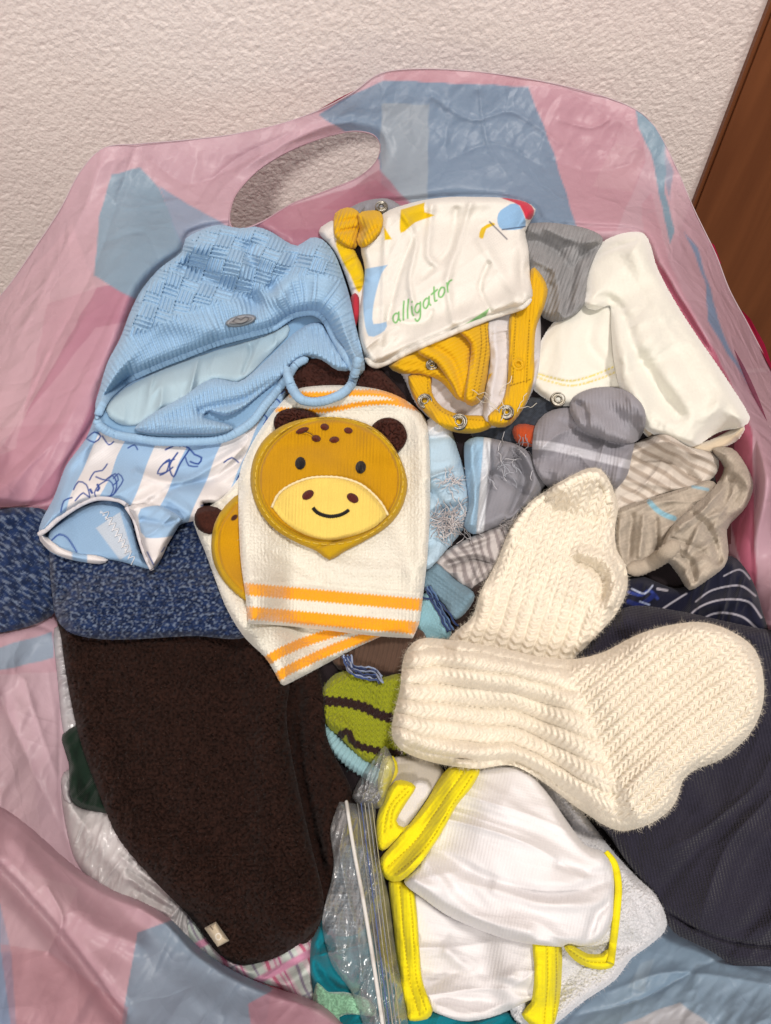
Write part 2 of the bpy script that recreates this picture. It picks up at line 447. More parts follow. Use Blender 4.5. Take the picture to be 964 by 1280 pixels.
fabric('cotton', 'weave', 2.6, .22, var=.05, ns=.5, nst=.25)
fabric('linen', 'weave', 2.6, .25, var=.14, ns=.4, nst=.4)
fabric('terry', 'pile', 3.6, .8, var=.08, ns=.5, nst=.6, sheen=.5)
fabric('boucle', 'pile', 6.5, 1.0, var=.5, ns=.35, nst=.8, sheen=.03)
fabric('velour', None, var=.05, ns=.35, nst=.25, sheen=.7, vs=.03)
fabric('twill', 'rib', 3.0, .10, var=.10, ns=.5, nst=.3)
fabric('fibre', None, nst=0, var=.0, sheen=.3)
fabric('satin_stitch', 'rib', 1.8, .5, rough=.5, var=.12, sheen=.1)
def metal():
    m = bpy.data.materials.new('snap_metal'); m.use_nodes = True; b = m.node_tree.nodes['Principled BSDF']
    b.inputs['Base Color'].default_value = (.30, .28, .24, 1); b.inputs['Metallic'].default_value = 1; b.inputs['Roughness'].default_value = .36
    n = nd(m.node_tree, 'ShaderNodeTexNoise'); n.inputs['Scale'].default_value = 900
    bp = nd(m.node_tree, 'ShaderNodeBump'); bp.inputs['Strength'].default_value = .15; bp.inputs['Distance'].default_value = .0002
    m.node_tree.links.new(n.outputs[0], bp.inputs['Height']); m.node_tree.links.new(bp.outputs[0], b.inputs['Normal'])
    MAT['metal'] = m
metal()
def film(name, rough, trl, clear, bump=.3, gloss=.5, crease=0.0):
    m = bpy.data.materials.new(name); m.use_nodes = True; nt = m.node_tree; lk = nt.links.new
    b = nt.nodes['Principled BSDF']; out = nt.nodes['Material Output']
    at = nd(nt, 'ShaderNodeAttribute', attribute_name='Col'); lk(at.outputs['Color'], b.inputs['Base Color'])
    b.inputs['Roughness'].default_value = rough; b.inputs['Specular IOR Level'].default_value = gloss
    tc = nd(nt, 'ShaderNodeTexCoord'); n = nd(nt, 'ShaderNodeTexNoise'); n.inputs['Scale'].default_value = 45; n.inputs['Detail'].default_value = 5; n.inputs['Distortion'].default_value = 1.2
    lk(tc.outputs['Object'], n.inputs['Vector'])
    bp = nd(nt, 'ShaderNodeBump'); bp.inputs['Strength'].default_value = bump; bp.inputs['Distance'].default_value = .004; lk(n.outputs[0], bp.inputs['Height'])
    if crease:
        nn = nd(nt, 'ShaderNodeTexNoise'); nn.inputs['Scale'].default_value = 14; nn.inputs['Detail'].default_value = 3; lk(tc.outputs['Object'], nn.inputs['Vector'])
        va = nd(nt, 'ShaderNodeVectorMath', operation='SCALE'); va.inputs['Scale'].default_value = .06; lk(nn.outputs['Color'], va.inputs[0])
        vb = nd(nt, 'ShaderNodeVectorMath', operation='ADD'); lk(tc.outputs['Object'], vb.inputs[0]); lk(va.outputs[0], vb.inputs[1]); prev = bp
        for sc_, k_ in ((24, 1.0), (60, .5)):
            vo = nd(nt, 'ShaderNodeTexVoronoi', feature='F2' if sc_ < 40 else 'F1'); vo.inputs['Scale'].default_value = sc_; lk(vb.outputs[0], vo.inputs['Vector'])
            b2 = nd(nt, 'ShaderNodeBump'); b2.inputs['Strength'].default_value = crease * k_; b2.inputs['Distance'].default_value = .006 if sc_ < 40 else .0025
            lk(vo.outputs['Distance'], b2.inputs['Height']); lk(prev.outputs[0], b2.inputs['Normal']); prev = b2
        bp = prev
    lk(bp.outputs[0], b.inputs['Normal'])
    tl = nd(nt, 'ShaderNodeBsdfTranslucent'); lk(at.outputs['Color'], tl.inputs['Color']); lk(bp.outputs[0], tl.inputs['Normal'])
    m1 = nd(nt, 'ShaderNodeMixShader'); m1.inputs[0].default_value = trl; lk(b.outputs[0], m1.inputs[1]); lk(tl.outputs[0], m1.inputs[2])
    tr = nd(nt, 'ShaderNodeBsdfTransparent'); m2 = nd(nt, 'ShaderNodeMixShader'); m2.inputs[0].default_value = clear
    lk(m1.outputs[0], m2.inputs[1]); lk(tr.outputs[0], m2.inputs[2]); lk(m2.outputs[0], out.inputs['Surface'])
    MAT[name] = m
film('bag_film', .40, .34, .13, .16, .4, crease=.6)
film('thin_white_film', .22, .35, .10, .4, .6)
def clearfilm():
    m = bpy.data.materials.new('clear_film'); m.use_nodes = True; nt = m.node_tree; lk = nt.links.new
    for n in list(nt.nodes):
        if n.type == 'BSDF_PRINCIPLED': nt.nodes.remove(n)
    out = nt.nodes['Material Output']
    tr = nd(nt, 'ShaderNodeBsdfTransparent'); tr.inputs[0].default_value = (.90, .92, .93, 1)
    gl = nd(nt, 'ShaderNodeBsdfGlossy'); gl.inputs['Roughness'].default_value = .24
    df = nd(nt, 'ShaderNodeBsdfDiffuse'); df.inputs[0].default_value = (.7, .72, .75, 1)
    fr = nd(nt, 'ShaderNodeLayerWeight'); fr.inputs[0].default_value = .35
    tc = nd(nt, 'ShaderNodeTexCoord'); n = nd(nt, 'ShaderNodeTexNoise'); n.inputs['Scale'].default_value = 50; n.inputs['Detail'].default_value = 3; lk(tc.outputs['Object'], n.inputs['Vector'])
    bp = nd(nt, 'ShaderNodeBump'); bp.inputs['Strength'].default_value = .22; bp.inputs['Distance'].default_value = .004; lk(n.outputs[0], bp.inputs['Height'])
    lk(bp.outputs[0], gl.inputs['Normal']); lk(bp.outputs[0], fr.inputs['Normal'])
    ma = nd(nt, 'ShaderNodeMapRange'); ma.inputs[3].default_value = .10; ma.inputs[4].default_value = .75; lk(fr.outputs['Facing'], ma.inputs[0])
    m1 = nd(nt, 'ShaderNodeMixShader'); lk(ma.outputs[0], m1.inputs[0]); lk(tr.outputs[0], m1.inputs[1]); lk(gl.outputs[0], m1.inputs[2])
    m2 = nd(nt, 'ShaderNodeMixShader'); m2.inputs[0].default_value = .14; lk(m1.outputs[0], m2.inputs[1]); lk(df.outputs[0], m2.inputs[2])
    lk(m2.outputs[0], out.inputs['Surface']); MAT['clear'] = m
clearfilm()

# ================================================================ THE SETTING
def wallpaper():
    m = bpy.data.materials.new('wallpaper'); m.use_nodes = True; nt = m.node_tree; lk = nt.links.new
    b = nt.nodes['Principled BSDF']; b.inputs['Roughness'].default_value = .6; b.inputs['Specular IOR Level'].default_value = .3
    tc = nd(nt, 'ShaderNodeTexCoord'); n = nd(nt, 'ShaderNodeTexNoise'); n.inputs['Scale'].default_value = 420; n.inputs['Detail'].default_value = 4; lk(tc.outputs['Object'], n.inputs['Vector'])
    n2 = nd(nt, 'ShaderNodeTexNoise'); n2.inputs['Scale'].default_value = 5; n2.inputs['Detail'].default_value = 4; lk(tc.outputs['Object'], n2.inputs['Vector'])
    cr = nd(nt, 'ShaderNodeValToRGB'); cr.color_ramp.elements[0].color = (*lin((236, 224, 219)), 1); cr.color_ramp.elements[1].color = (*lin((244, 233, 227)), 1)
    cr.color_ramp.elements[0].position = .35; cr.color_ramp.elements[1].position = .65
    lk(n2.outputs[0], cr.inputs[0]); lk(cr.outputs[0], b.inputs['Base Color'])
    bp = nd(nt, 'ShaderNodeBump'); bp.inputs['Strength'].default_value = .7; bp.inputs['Distance'].default_value = .001; lk(n.outputs[0], bp.inputs['Height']); lk(bp.outputs[0], b.inputs['Normal'])
    return m
wp = wallpaper()
stp = .0016
xs = np.arange(-.62, .56, stp); zs = np.arange(.19, .77, stp); XX, ZZ = np.meshgrid(xs, zs)
u = XX * 1000; v = ZZ * 1000
wx = perlin(u / 14, v / 20, 2) * 5
rough_m = ss(fbm((u + wx) / 16, v / 26, 3, 5), -.50, -.08)
pit = 1 - np.abs(perlin((u + wx) / 2.7, v / 3.1, 8)) * 2.4
pit2 = perlin(u / 2.6, v / 2.6, 21)
streak = 1 - np.abs(perlin((u + wx * .5) / 7, v / 70, 31)) * 3
rel = rough_m * (ss(pit, -.3, .7) * .55 + pit2 * .35) + .45 * (1 - rough_m) - .40 * ss(streak, .6, 1) * ss(perlin(u / 30, v / 60, 51), -.3, .2)
rel = rel * .0011
ny, nx = XX.shape
V = np.stack([XX, np.full_like(XX, WALLY) - rel, ZZ], -1).reshape(-1, 3)
I = np.arange(ny * nx).reshape(ny, nx)
F = np.stack([I[:-1, :-1], I[:-1, 1:], I[1:, 1:], I[1:, :-1]], -1).reshape(-1, 4)
w = make_mesh('wall', V, F, wp); w['kind'] = 'structure'
def boxmesh(name, x0, x1, y0, y1, z0, z1, mat, parent=None):
    V = np.array([(x, y, z) for z in (z0, z1) for y in (y0, y1) for x in (x0, x1)])
    F = np.array([(0, 2, 3, 1), (4, 5, 7, 6), (0, 1, 5, 4), (2, 6, 7, 3), (0, 4, 6, 2), (1, 3, 7, 5)])
    return make_mesh(name, V, F, mat, parent, smooth=False)
s = boxmesh('wall', -2.2, 2.2, WALLY + .001, WALLY + .1, 0, 2.5, wp); s['kind'] = 'structure'
def wood():
    m = bpy.data.materials.new('brown_wood'); m.use_nodes = True; nt = m.node_tree; lk = nt.links.new
    b = nt.nodes['Principled BSDF']; b.inputs['Roughness'].default_value = .45
    tc = nd(nt, 'ShaderNodeTexCoord'); mp = nd(nt, 'ShaderNodeMapping'); mp.inputs['Scale'].default_value = (30, 30, 2.2); lk(tc.outputs['Object'], mp.inputs[0])
    n = nd(nt, 'ShaderNodeTexNoise'); n.inputs['Scale'].default_value = 1.6; n.inputs['Detail'].default_value = 8; n.inputs['Distortion'].default_value = .5; lk(mp.outputs[0], n.inputs['Vector'])
    cr = nd(nt, 'ShaderNodeValToRGB'); cr.color_ramp.elements[0].color = (*lin((104, 58, 32)), 1); cr.color_ramp.elements[1].color = (*lin((136, 82, 48)), 1)
    cr.color_ramp.elements[0].position = .25; cr.color_ramp.elements[1].position = .8
    lk(n.outputs[0], cr.inputs[0]); lk(cr.outputs[0], b.inputs['Base Color'])
    bp = nd(nt, 'ShaderNodeBump'); bp.inputs['Strength'].default_value = .1; bp.inputs['Distance'].default_value = .001; lk(n.outputs[0], bp.inputs['Height']); lk(bp.outputs[0], b.inputs['Normal'])
    return m
wd = wood()
d0 = rays(np.array(921.), np.array(160.)); tt = (WALLY - .03) / d0[1]; DX = float(d0[0] * tt)
dr = bpy.data.objects.new('wooden_door', None); scn.collection.objects.link(dr); dr.location = (DX + .3, WALLY, 0); dr['_loc'] = [DX + .3, WALLY, 0.0]
dr['label'] = 'dark brown wooden door edge standing against the wallpapered wall'; dr['category'] = 'door'
boxmesh('panel', DX + .004, DX + .7, WALLY - .008, WALLY - .001, .02, 2.0, wd, dr)
boxmesh('edge_strip', DX, DX + .0035, WALLY - .006, WALLY - .001, .02, 2.0, wd, dr)
fm = bpy.data.materials.new('floor_boards'); fm.use_nodes = True
nt = fm.node_tree; b = nt.nodes['Principled BSDF']; n = nd(nt, 'ShaderNodeTexNoise'); n.inputs['Scale'].default_value = 12
cr = nd(nt, 'ShaderNodeValToRGB'); cr.color_ramp.elements[0].color = (.10, .06, .035, 1); cr.color_ramp.elements[1].color = (.2, .13, .08, 1)
nt.links.new(n.outputs[0], cr.inputs[0]); nt.links.new(cr.outputs[0], b.inputs['Base Color'])
V = np.array([(-2.2, -2, 0), (2.2, -2, 0), (2.2, WALLY + .05, 0), (-2.2, WALLY + .05, 0)], float)
f = make_mesh('floor', V, np.array([[0, 1, 2, 3]]), fm); f['kind'] = 'structure'

# ================================================================ THE BIG BAG
bag = thing('plastic_bag', 'big crinkled pink and blue plastic carrier bag holding the baby clothes', 'bag', (482, 700))
def yh(px, py, y):                         # height over the heap of the ray through a pixel at distance y
    d = rays(np.array(float(px)), np.array(float(py))); t = y / d[1]; return ZC + d[2] * t - ZP
ctrl = []
for px, py, y in [(0, 372, .47), (-120, 470, .43), (60, 290, .50), (130, 185, .545), (230, 172, .57), (330, 155, .575), (430, 118, .58), (500, 88, .59), (600, 92, .592), (700, 108, .59), (800, 135, .575),
                  (850, 200, .54), (890, 280, .50), (925, 370, .45), (964, 455, .40), (1060, 640, .33), (300, 220, .55), (450, 230, .55), (600, 170, .56), (750, 200, .55), (190, 250, .52), (820, 240, .52)]:
    ctrl.append((px, py, yh(px, py, y)))
ctrl += [(150, 360, .02), (200, 300, .015), (330, 275, .005), (480, 250, .003), (600, 240, .003), (720, 270, .003), (815, 290, .005), (880, 430, .015), (930, 540, .01), (948, 700, .0), (952, 790, -.004),
         (964, 600, .03), (1040, 760, .05), (1040, 900, .02), (90, 520, .012), (30, 620, .012), (-60, 620, .05), (-100, 800, .05), (0, 800, .012), (70, 800, -.004), (85, 950, -.006), (0, 950, .015), (-100, 1000, .04),
         (60, 1080, .002), (200, 1170, -.004), (100, 1200, .01), (340, 1240, -.006), (200, 1330, .015), (-60, 1300, .04), (420, 1330, -.01), (640, 1270, -.008), (700, 1240, -.010), (830, 1190, -.012), (900, 1250, .0),
         (1040, 1260, .02), (1000, 1380, .03), (700, 1380, .012),
         (300, 500, -.05), (300, 700, -.05), (600, 400, -.05), (600, 700, -.06), (800, 650, -.05), (600, 1000, -.06), (300, 1000, -.05), (850, 950, -.05)]
ct = np.array(ctrl, float)
# thin-plate interpolation of the inverse ray length, so flat sheets stay flat
dd_ = rays(ct[:, 0], ct[:, 1]); it = (-dd_[:, 2]) / (ZC - ZP - ct[:, 2])
cx, cy = ct[:, 0] / 500, ct[:, 1] / 500
def tps(r2): return 0.5 * r2 * np.log(r2 + 1e-12)
n = len(ct); K = tps((cx[:, None] - cx[None]) ** 2 + (cy[:, None] - cy[None]) ** 2) + np.eye(n) * 2e-4
Q = np.stack([np.ones(n), cx, cy], 1); A = np.block([[K, Q], [Q.T, np.zeros((3, 3))]])
sol = np.linalg.solve(A, np.concatenate([it, np.zeros(3)]))
def bag_it(X, Y):
    x, y = X / 500, Y / 500; o = sol[n] + sol[n + 1] * x + sol[n + 2] * y
    for i in range(n): o = o + sol[i] * tps((x - cx[i]) ** 2 + (y - cy[i]) ** 2)
    return o
PINK, PINKL, BLUE, BLUEL, MAG = (216, 174, 190), (224, 192, 202), (134, 168, 194), (150, 184, 208), (176, 84, 120)
def bagcol(X, Y, S, T, d):
    c = np.tile(C(*PINK), X.shape + (1,))
    def over(pts, k, a=1.0, raw=True):
        nonlocal c
        m = (np.clip(area(pts, 1.6, raw)(X + 1.5 * perlin(X / 26, Y / 26, 3), Y + 1.5 * perlin(X / 26, Y / 26, 9), S, T, d), 0, 1) * a)[..., None]; c = c * (1 - m) + C(*k) * m
    over([(60, 380), (120, 360), (210, 340), (165, 420), (140, 470), (110, 560), (-20, 800), (-150, 640), (20, 560)], (190, 108, 142), .75)
    over([(0, 560), (120, 410), (165, 400), (90, 560), (-20, 700)], (222, 170, 190), .6)
    over([(0, 380), (90, 280), (120, 360), (20, 540), (-20, 560)], (232, 186, 202), .6)
    over([(140, 218), (175, 209), (200, 235), (225, 300), (235, 320), (170, 375), (118, 345), (124, 270)], BLUE)
    over([(200, 232), (235, 255), (290, 285), (235, 330), (222, 300)], (134, 168, 200), .85)
    over([(398, 143), (440, 118), (482, 100), (660, 108), (690, 180), (722, 285), (480, 262), (474, 200), (440, 170)], (120, 150, 182))
    over([(474, 182), (478, 130), (482, 128), (537, 131), (534, 262), (482, 262)], (168, 182, 194), .75)
    over([(400, 262), (474, 212), (520, 262)], (178, 106, 130), .8)
    over([(300, 275), (470, 225), (520, 262), (420, 300), (350, 320)], (180, 100, 128), .8)
    over([(480, 100), (482, 85), (600, 86), (670, 98), (700, 110), (665, 108)], (208, 150, 166), .9)
    over([(662, 108), (700, 108), (800, 135), (808, 200), (770, 290), (722, 290), (692, 190)], (212, 158, 176))
    over([(770, 178), (808, 190), (790, 240), (740, 232)], (222, 178, 190), .5)
    over([(793, 135), (812, 140), (832, 180), (832, 240), (843, 290), (838, 305), (826, 250), (814, 190), (798, 160)], (124, 164, 190))
    over([(830, 185), (842, 215), (838, 250), (832, 225)], (140, 160, 190), .8)
    over([(856, 290), (872, 310), (885, 350), (905, 420), (935, 480), (908, 440), (885, 400), (882, 350)], (120, 160, 200), .9)
    over([(802, 255), (815, 240), (828, 290), (838, 330), (905, 470), (940, 530), (900, 480), (830, 350), (806, 310)], (214, 150, 170), .5)
    over([(812, 310), (900, 450), (940, 535), (948, 800), (910, 640), (880, 500), (820, 350)], (190, 60, 104), .85)
    # left and lower folds
    over([(-150, 780), (-150, 830), (0, 838), (68, 822), (66, 790), (-20, 815)], (150, 180, 205), .9)
    over([(-150, 850), (75, 840), (100, 1000), (200, 1160), (-150, 1100)], (222, 190, 204), .9)
    over([(400, 1150), (1100, 1050), (1100, 1420), (400, 1420)], (134, 166, 192))
    over([(330, 1215), (420, 1230), (470, 1300), (420, 1400), (330, 1350), (290, 1240)], (170, 40, 70), .9)
    over([(780, 1280), (850, 1253), (900, 1290), (880, 1340), (740, 1340)], (205, 205, 210), .8)
    over([(800, 1205), (818, 1198), (805, 1240), (785, 1235)], (165, 190, 208), .6)
    return np.minimum((c * .93 + .045) * 1.2, .9)
RIM = [(-130, 500), (-60, 425), (0, 370), (40, 315), (75, 262), (100, 215), (130, 185), (170, 180), (230, 175), (290, 168), (350, 155), (400, 137), (440, 116), (475, 92), (520, 86), (580, 88), (640, 95), (700, 106), (760, 122),
       (800, 140), (822, 163), (845, 208), (868, 262), (895, 318), (912, 362), (935, 405), (964, 462), (1000, 540), (1060, 660)]
HOLE = [(287, 268), (295, 243), (320, 215), (355, 192), (400, 173), (440, 164), (466, 168), (476, 182), (470, 203), (448, 222), (410, 238), (365, 255), (330, 276), (305, 286), (290, 284)]
out = list(map(tuple, spline(RIM, False))) + [(1085, 700), (1085, 1395), (-135, 1395), (-135, 520)]
X, Y, sd, used, F, (gx, gy) = grid_sheet(np.array(out), [spline(HOLE)], 2)
PILE = spline([(-100, 655), (30, 632), (66, 622), (82, 581), (118, 522), (122, 490), (150, 423), (177, 362), (200, 335), (228, 312), (235, 292), (273, 280), (319, 282), (372, 303), (395, 288), (418, 264), (450, 249), (500, 250), (563, 244), (628, 245), (670, 258), (680, 276), (732, 282), (800, 289),
  (822, 330), (905, 465), (940, 522), (945, 610), (940, 700), (955, 770), (1000, 785), (1100, 800), (1100, 1206), (935, 1208), (880, 1186), (835, 1165), (790, 1200), (730, 1252), (690, 1290), (560, 1345), (395, 1345), (330, 1240), (230, 1190), (140, 1130), (95, 1085), (75, 1000), (72, 800), (40, 782), (-100, 795)])
itv = bag_it(X, Y)
cr1 = 1 - np.abs(fbm((X * .9 + Y * .45) / 70, (Y * .9 - X * .45) / 150, 3, 4)) * 2.6
cr2 = 1 - np.abs(fbm((X + Y * .8) / 36, (Y - X * .6) / 80, 3, 14)) * 2.8
big = fbm(X / 170, Y / 240, 2, 9)
leftdrape = 1 - np.abs(perlin((X * .75 + Y * .45) / 34 , (Y - X) / 500, 41)) * 2.0
wl = ss(-(X - 250), -60, 60) * ss(Y, 300, 420)
dis = .0065 * big + .0013 * np.sign(cr1) * np.abs(cr1) ** 1.5 + .0007 * cr2 + .0034 * leftdrape * wl
for cp, cw, ca in (([(128, 190), (110, 250), (70, 330), (20, 430)], 9, .004), ([(170, 182), (150, 240), (120, 330), (60, 450), (10, 560)], 6, -.003), ([(150, 370), (110, 450), (60, 540), (0, 600)], 10, -.005), ([(100, 500), (60, 560), (-20, 630)], 8, .004),
    ([(60, 440), (20, 520), (-30, 560)], 5, .003), ([(190, 200), (240, 230), (330, 190), (430, 160)], 7, -.003), ([(255, 272), (280, 235), (320, 200), (400, 160), (440, 152)], 5, .004), ([(240, 262), (262, 228), (300, 196), (360, 168)], 4, -.0025),
    ([(130, 240), (160, 260), (220, 250)], 3, .0018), ([(140, 300), (180, 290), (200, 330)], 3, -.0018), ([(540, 120), (590, 150), (640, 140), (700, 180)], 4, .0025), ([(560, 200), (620, 180), (680, 210)], 4, -.002), ([(600, 110), (610, 180), (650, 240)], 3, .0018),
    ([(700, 150), (740, 160), (760, 150)], 3, .002), ([(690, 200), (740, 215), (790, 205)], 3, -.002), ([(840, 230), (850, 300), (890, 390), (950, 520)], 6, .004), ([(815, 250), (835, 320), (880, 410), (920, 500), (945, 620)], 7, -.004), ([(870, 270), (900, 350), (940, 450), (990, 560)], 5, -.003),
    ([(0, 870), (40, 960), (90, 1060), (140, 1120)], 8, -.004), ([(30, 850), (60, 940), (90, 1020)], 5, .003), ([(60, 840), (74, 930), (76, 990)], 4, .002), ([(760, 1240), (840, 1215), (960, 1230)], 8, .004), ([(720, 1270), (800, 1250), (900, 1200), (964, 1215)], 5, -.003), ([(800, 1200), (790, 1240)], 3, .0015)):
    Dq = segdist(X, Y, spline(cp, False, 10))[0]; dis = dis + ca * np.exp(-Dq / cw)
hole_d = -sdf(X, Y, spline(HOLE)); dis = dis + .004 * np.exp(-((hole_d - 8) / 7) ** 2)
dis = dis * (0.35 + .65 * ss(sd / 25)); pd0 = sdf(X, Y, PILE); dis = dis * (.25 + .75 * ss(-pd0 / 70))
dr_ = rays(X, Y); t = 1 / itv - dis
Pm = np.array([0, 0, ZC]) + dr_ * t[..., None]
pd = sdf(X, Y, PILE); cap = np.where(pd > 0, .005 - .026 * ss(pd / 40), .005 - pd * .0025)
hb = Pm[..., 2] - ZP; hc = -np.log(np.exp(-hb / .006) + np.exp(-cap / .006)) * .006
hc = np.where(hb < .3, hc, hb); hc = np.minimum(hc, hb)
Pm = P3(X, Y, hc)
Pm[..., 1] = np.minimum(Pm[..., 1], WALLY - .004)
Vb = Pm[used]; cb = bagcol(X, Y, X, Y, sd)[used]; stb = np.stack([X[used], Y[used]], 1)
F = F[(pd[used][F] < 26).any(1)]; vu = np.unique(F); mp_ = -np.ones(len(Vb), int); mp_[vu] = np.arange(len(vu)); F = mp_[F]; Vb, cb, stb = Vb[vu], cb[vu], stb[vu]
film_o = make_mesh('film', Vb, F, MAT['bag_film'], bag, cb, stb)
BAGH = Pm[..., 2] - ZP
hput(X[used], Y[used], np.minimum(BAGH[used], .05))
def edge3(name, pts, rad, col, closed=False, off=0.0):
    L = spline(pts, closed, 3); it_ = bag_it(L[:, 0], L[:, 1])
    P = np.array([0, 0, ZC]) + rays(L[:, 0], L[:, 1]) * (1 / it_ - off)[:, None]; P[:, 1] = np.minimum(P[:, 1], WALLY - .005)
    nn = len(P); T = np.gradient(P, axis=0); T /= np.linalg.norm(T, axis=1)[:, None]; B = np.cross(T, [0, -.7, .7]); B /= np.linalg.norm(B, axis=1)[:, None]; U = np.cross(B, T)
    ring = 6; th = np.linspace(0, 2 * math.pi, ring, endpoint=False)
    V = (P[:, None] + rad * (np.cos(th)[None, :, None] * B[:, None] + np.sin(th)[None, :, None] * U[:, None])).reshape(-1, 3)
    i = np.arange(nn if closed else nn - 1)[:, None]; j = np.arange(ring)[None]
    Fq = np.stack([i*ring+j, ((i+1) % nn)*ring+j, ((i+1) % nn)*ring+(j+1) % ring, i*ring+(j+1) % ring], -1).reshape(-1, 4)
    return make_mesh(name, V, Fq, MAT['bag_film'], bag, np.tile(C(*col), (len(V), 1)), np.zeros((len(V), 2)))
edge3('rim_hem', RIM, .00045, (244, 226, 232), off=.001)
edge3('handle_edge', HOLE, .0007, (226, 190, 202), True)
# outside of the film showing where the rim rolls over
for pts in ([(884, 300), (893, 306), (902, 330), (896, 326)], [(928, 388), (938, 398), (956, 430), (966, 460), (985, 500), (962, 460), (944, 424)], [(398, 137), (425, 122), (445, 112), (432, 122), (410, 136)]):
    L = np.array(pts, float); P = np.array([0, 0, ZC]) + rays(L[:, 0], L[:, 1]) * (1 / bag_it(L[:, 0], L[:, 1]) + .004)[:, None]
    P[:, 1] = np.minimum(P[:, 1], WALLY - .003)
    cen = P.mean(0); nn = len(P); P2 = P + np.array([0, .003, -.004]); P2[:, 1] = np.minimum(P2[:, 1], WALLY - .002)
    Vv = np.concatenate([P, P2, [cen], [cen + [0, .002, -.004]]]); Fq = []
    for i in range(nn):
        k = (i + 1) % nn; Fq += [(i, k, nn + k, nn + i), (2 * nn, i, k, 2 * nn)]
    Fq = [q for q in Fq if len(set(q)) == 4]; me_f = np.array(Fq)
    tri = np.array([(2 * nn, i, (i + 1) % nn, (i + 2) % nn) for i in range(0, nn, 2)])
    make_mesh('rolled_rim', Vv, np.concatenate([me_f, tri]), MAT['bag_film'], bag, np.tile(C(206, 20, 84), (len(Vv), 1)), np.zeros((len(Vv), 2)), smooth=False)
# lower body of the bag, down to the floor
ringp = spline([(70, 700), (110, 520), (250, 320), (480, 290), (720, 300), (900, 420), (985, 620), (1060, 900), (1000, 1300), (600, 1400), (250, 1330), (90, 1150), (40, 900)])
top = P3(ringp[:, 0], ringp[:, 1], np.full(len(ringp), -.03)); cen = top.mean(0); rows = []
for k in range(14):
    q = k / 13; s_ = 1 - .10 * q + .05 * math.sin(q * 3.1); r_ = (top - cen) * s_ + cen; r_[:, 2] = top[:, 2] * (1 - q) + .004
    ang = np.arctan2(top[:, 1] - cen[1], top[:, 0] - cen[0]); r_[:, :2] += (r_[:, :2] - cen[:2]) * (.03 * np.sin(ang * 9 + q * 7) * q)[:, None]; rows.append(r_)
Vv = np.concatenate(rows); m_ = len(top); i = np.arange(13)[:, None]; j = np.arange(m_)[None]
Fq = np.stack([i*m_+j, (i+1)*m_+j, (i+1)*m_+(j+1) % m_, i*m_+(j+1) % m_], -1).reshape(-1, 4)
make_mesh('lower_body', Vv, Fq, MAT['bag_film'], bag, np.tile(C(*MAG), (len(Vv), 1)), np.zeros((len(Vv), 2)))

# ================================================================ THE CLOTHES, from the bottom of the heap up
# --- dark filler sheet added under everything to close the gaps
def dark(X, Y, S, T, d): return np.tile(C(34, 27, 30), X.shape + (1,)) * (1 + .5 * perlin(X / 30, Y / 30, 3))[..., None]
patch('dark_filler', MAT['cotton'], [(95, 680), (150, 580), (170, 450), (250, 340), (420, 300), (520, 285), (690, 310), (780, 360), (860, 500), (895, 600), (925, 760), (1000, 850), (1010, 1150), (930, 1190), (830, 1140), (720, 1200), (600, 1300), (420, 1300),
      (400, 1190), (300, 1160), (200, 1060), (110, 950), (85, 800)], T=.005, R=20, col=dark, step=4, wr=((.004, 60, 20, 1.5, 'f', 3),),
      tag=('dark brown filler sheet added under the clothes, seen only in the gaps between them', 'cloth'))

# --- checked shirt
chk = thing('checked_shirt', 'pink, white and pale green checked cotton shirt under the tip of the brown fleece', 'shirt', (320, 1200))
def plaid(X, Y, S, T, d):
    c = np.tile(C(226, 210, 214), X.shape + (1,))
    def mixm(m, k):
        nonlocal c
        m = np.clip(m, 0, 1)[..., None]; c = c * (1 - m) + C(*k) * m
    mixm(.8 * ss(S % 46, 24, 26) * ss(-(S % 46), -46, -44), (206, 222, 212))
    for o, w_, k in ((4, 5, (206, 110, 140)), (14, 2.4, (214, 140, 170)), (20, 2.2, (206, 96, 150)), (34, 3, (150, 140, 160))):
        mixm((w_ / 2 - np.abs(((S + perlin(X / 40, Y / 40) * 5) % 46) - o - 2)) / 1.0 + .5, k)
    mixm(.5 * ((1.6 - np.abs((T % 74) - 20)) + .5), (140, 140, 156)); mixm(.35 * (6 - np.abs((T % 74) - 50)), (226, 160, 190))
    return c
patch('shirt_front', MAT['cotton'], [(212, 1085), (222, 1150), (248, 1186), (300, 1217), (345, 1234), (404, 1244), (405, 1130), (300, 1080)], chk, T=.004, R=6, col=plaid, st=-28, step=1.5,
      wr=((.0022, 34, 60, 2.5, 'r', 5),), folds=(([(262, 1150), (275, 1190), (300, 1215)], 7, .004), ([(350, 1235), (385, 1210), (400, 1170)], 9, .005)))
patch('shirt_edge', MAT['cotton'], [(96, 955), (108, 1012), (136, 1038), (185, 1058), (190, 1000), (150, 950)], chk, T=.003, R=5, col=plaid, st=40, step=2, wr=((.0015, 25, 20, 2, 'r', 8),))
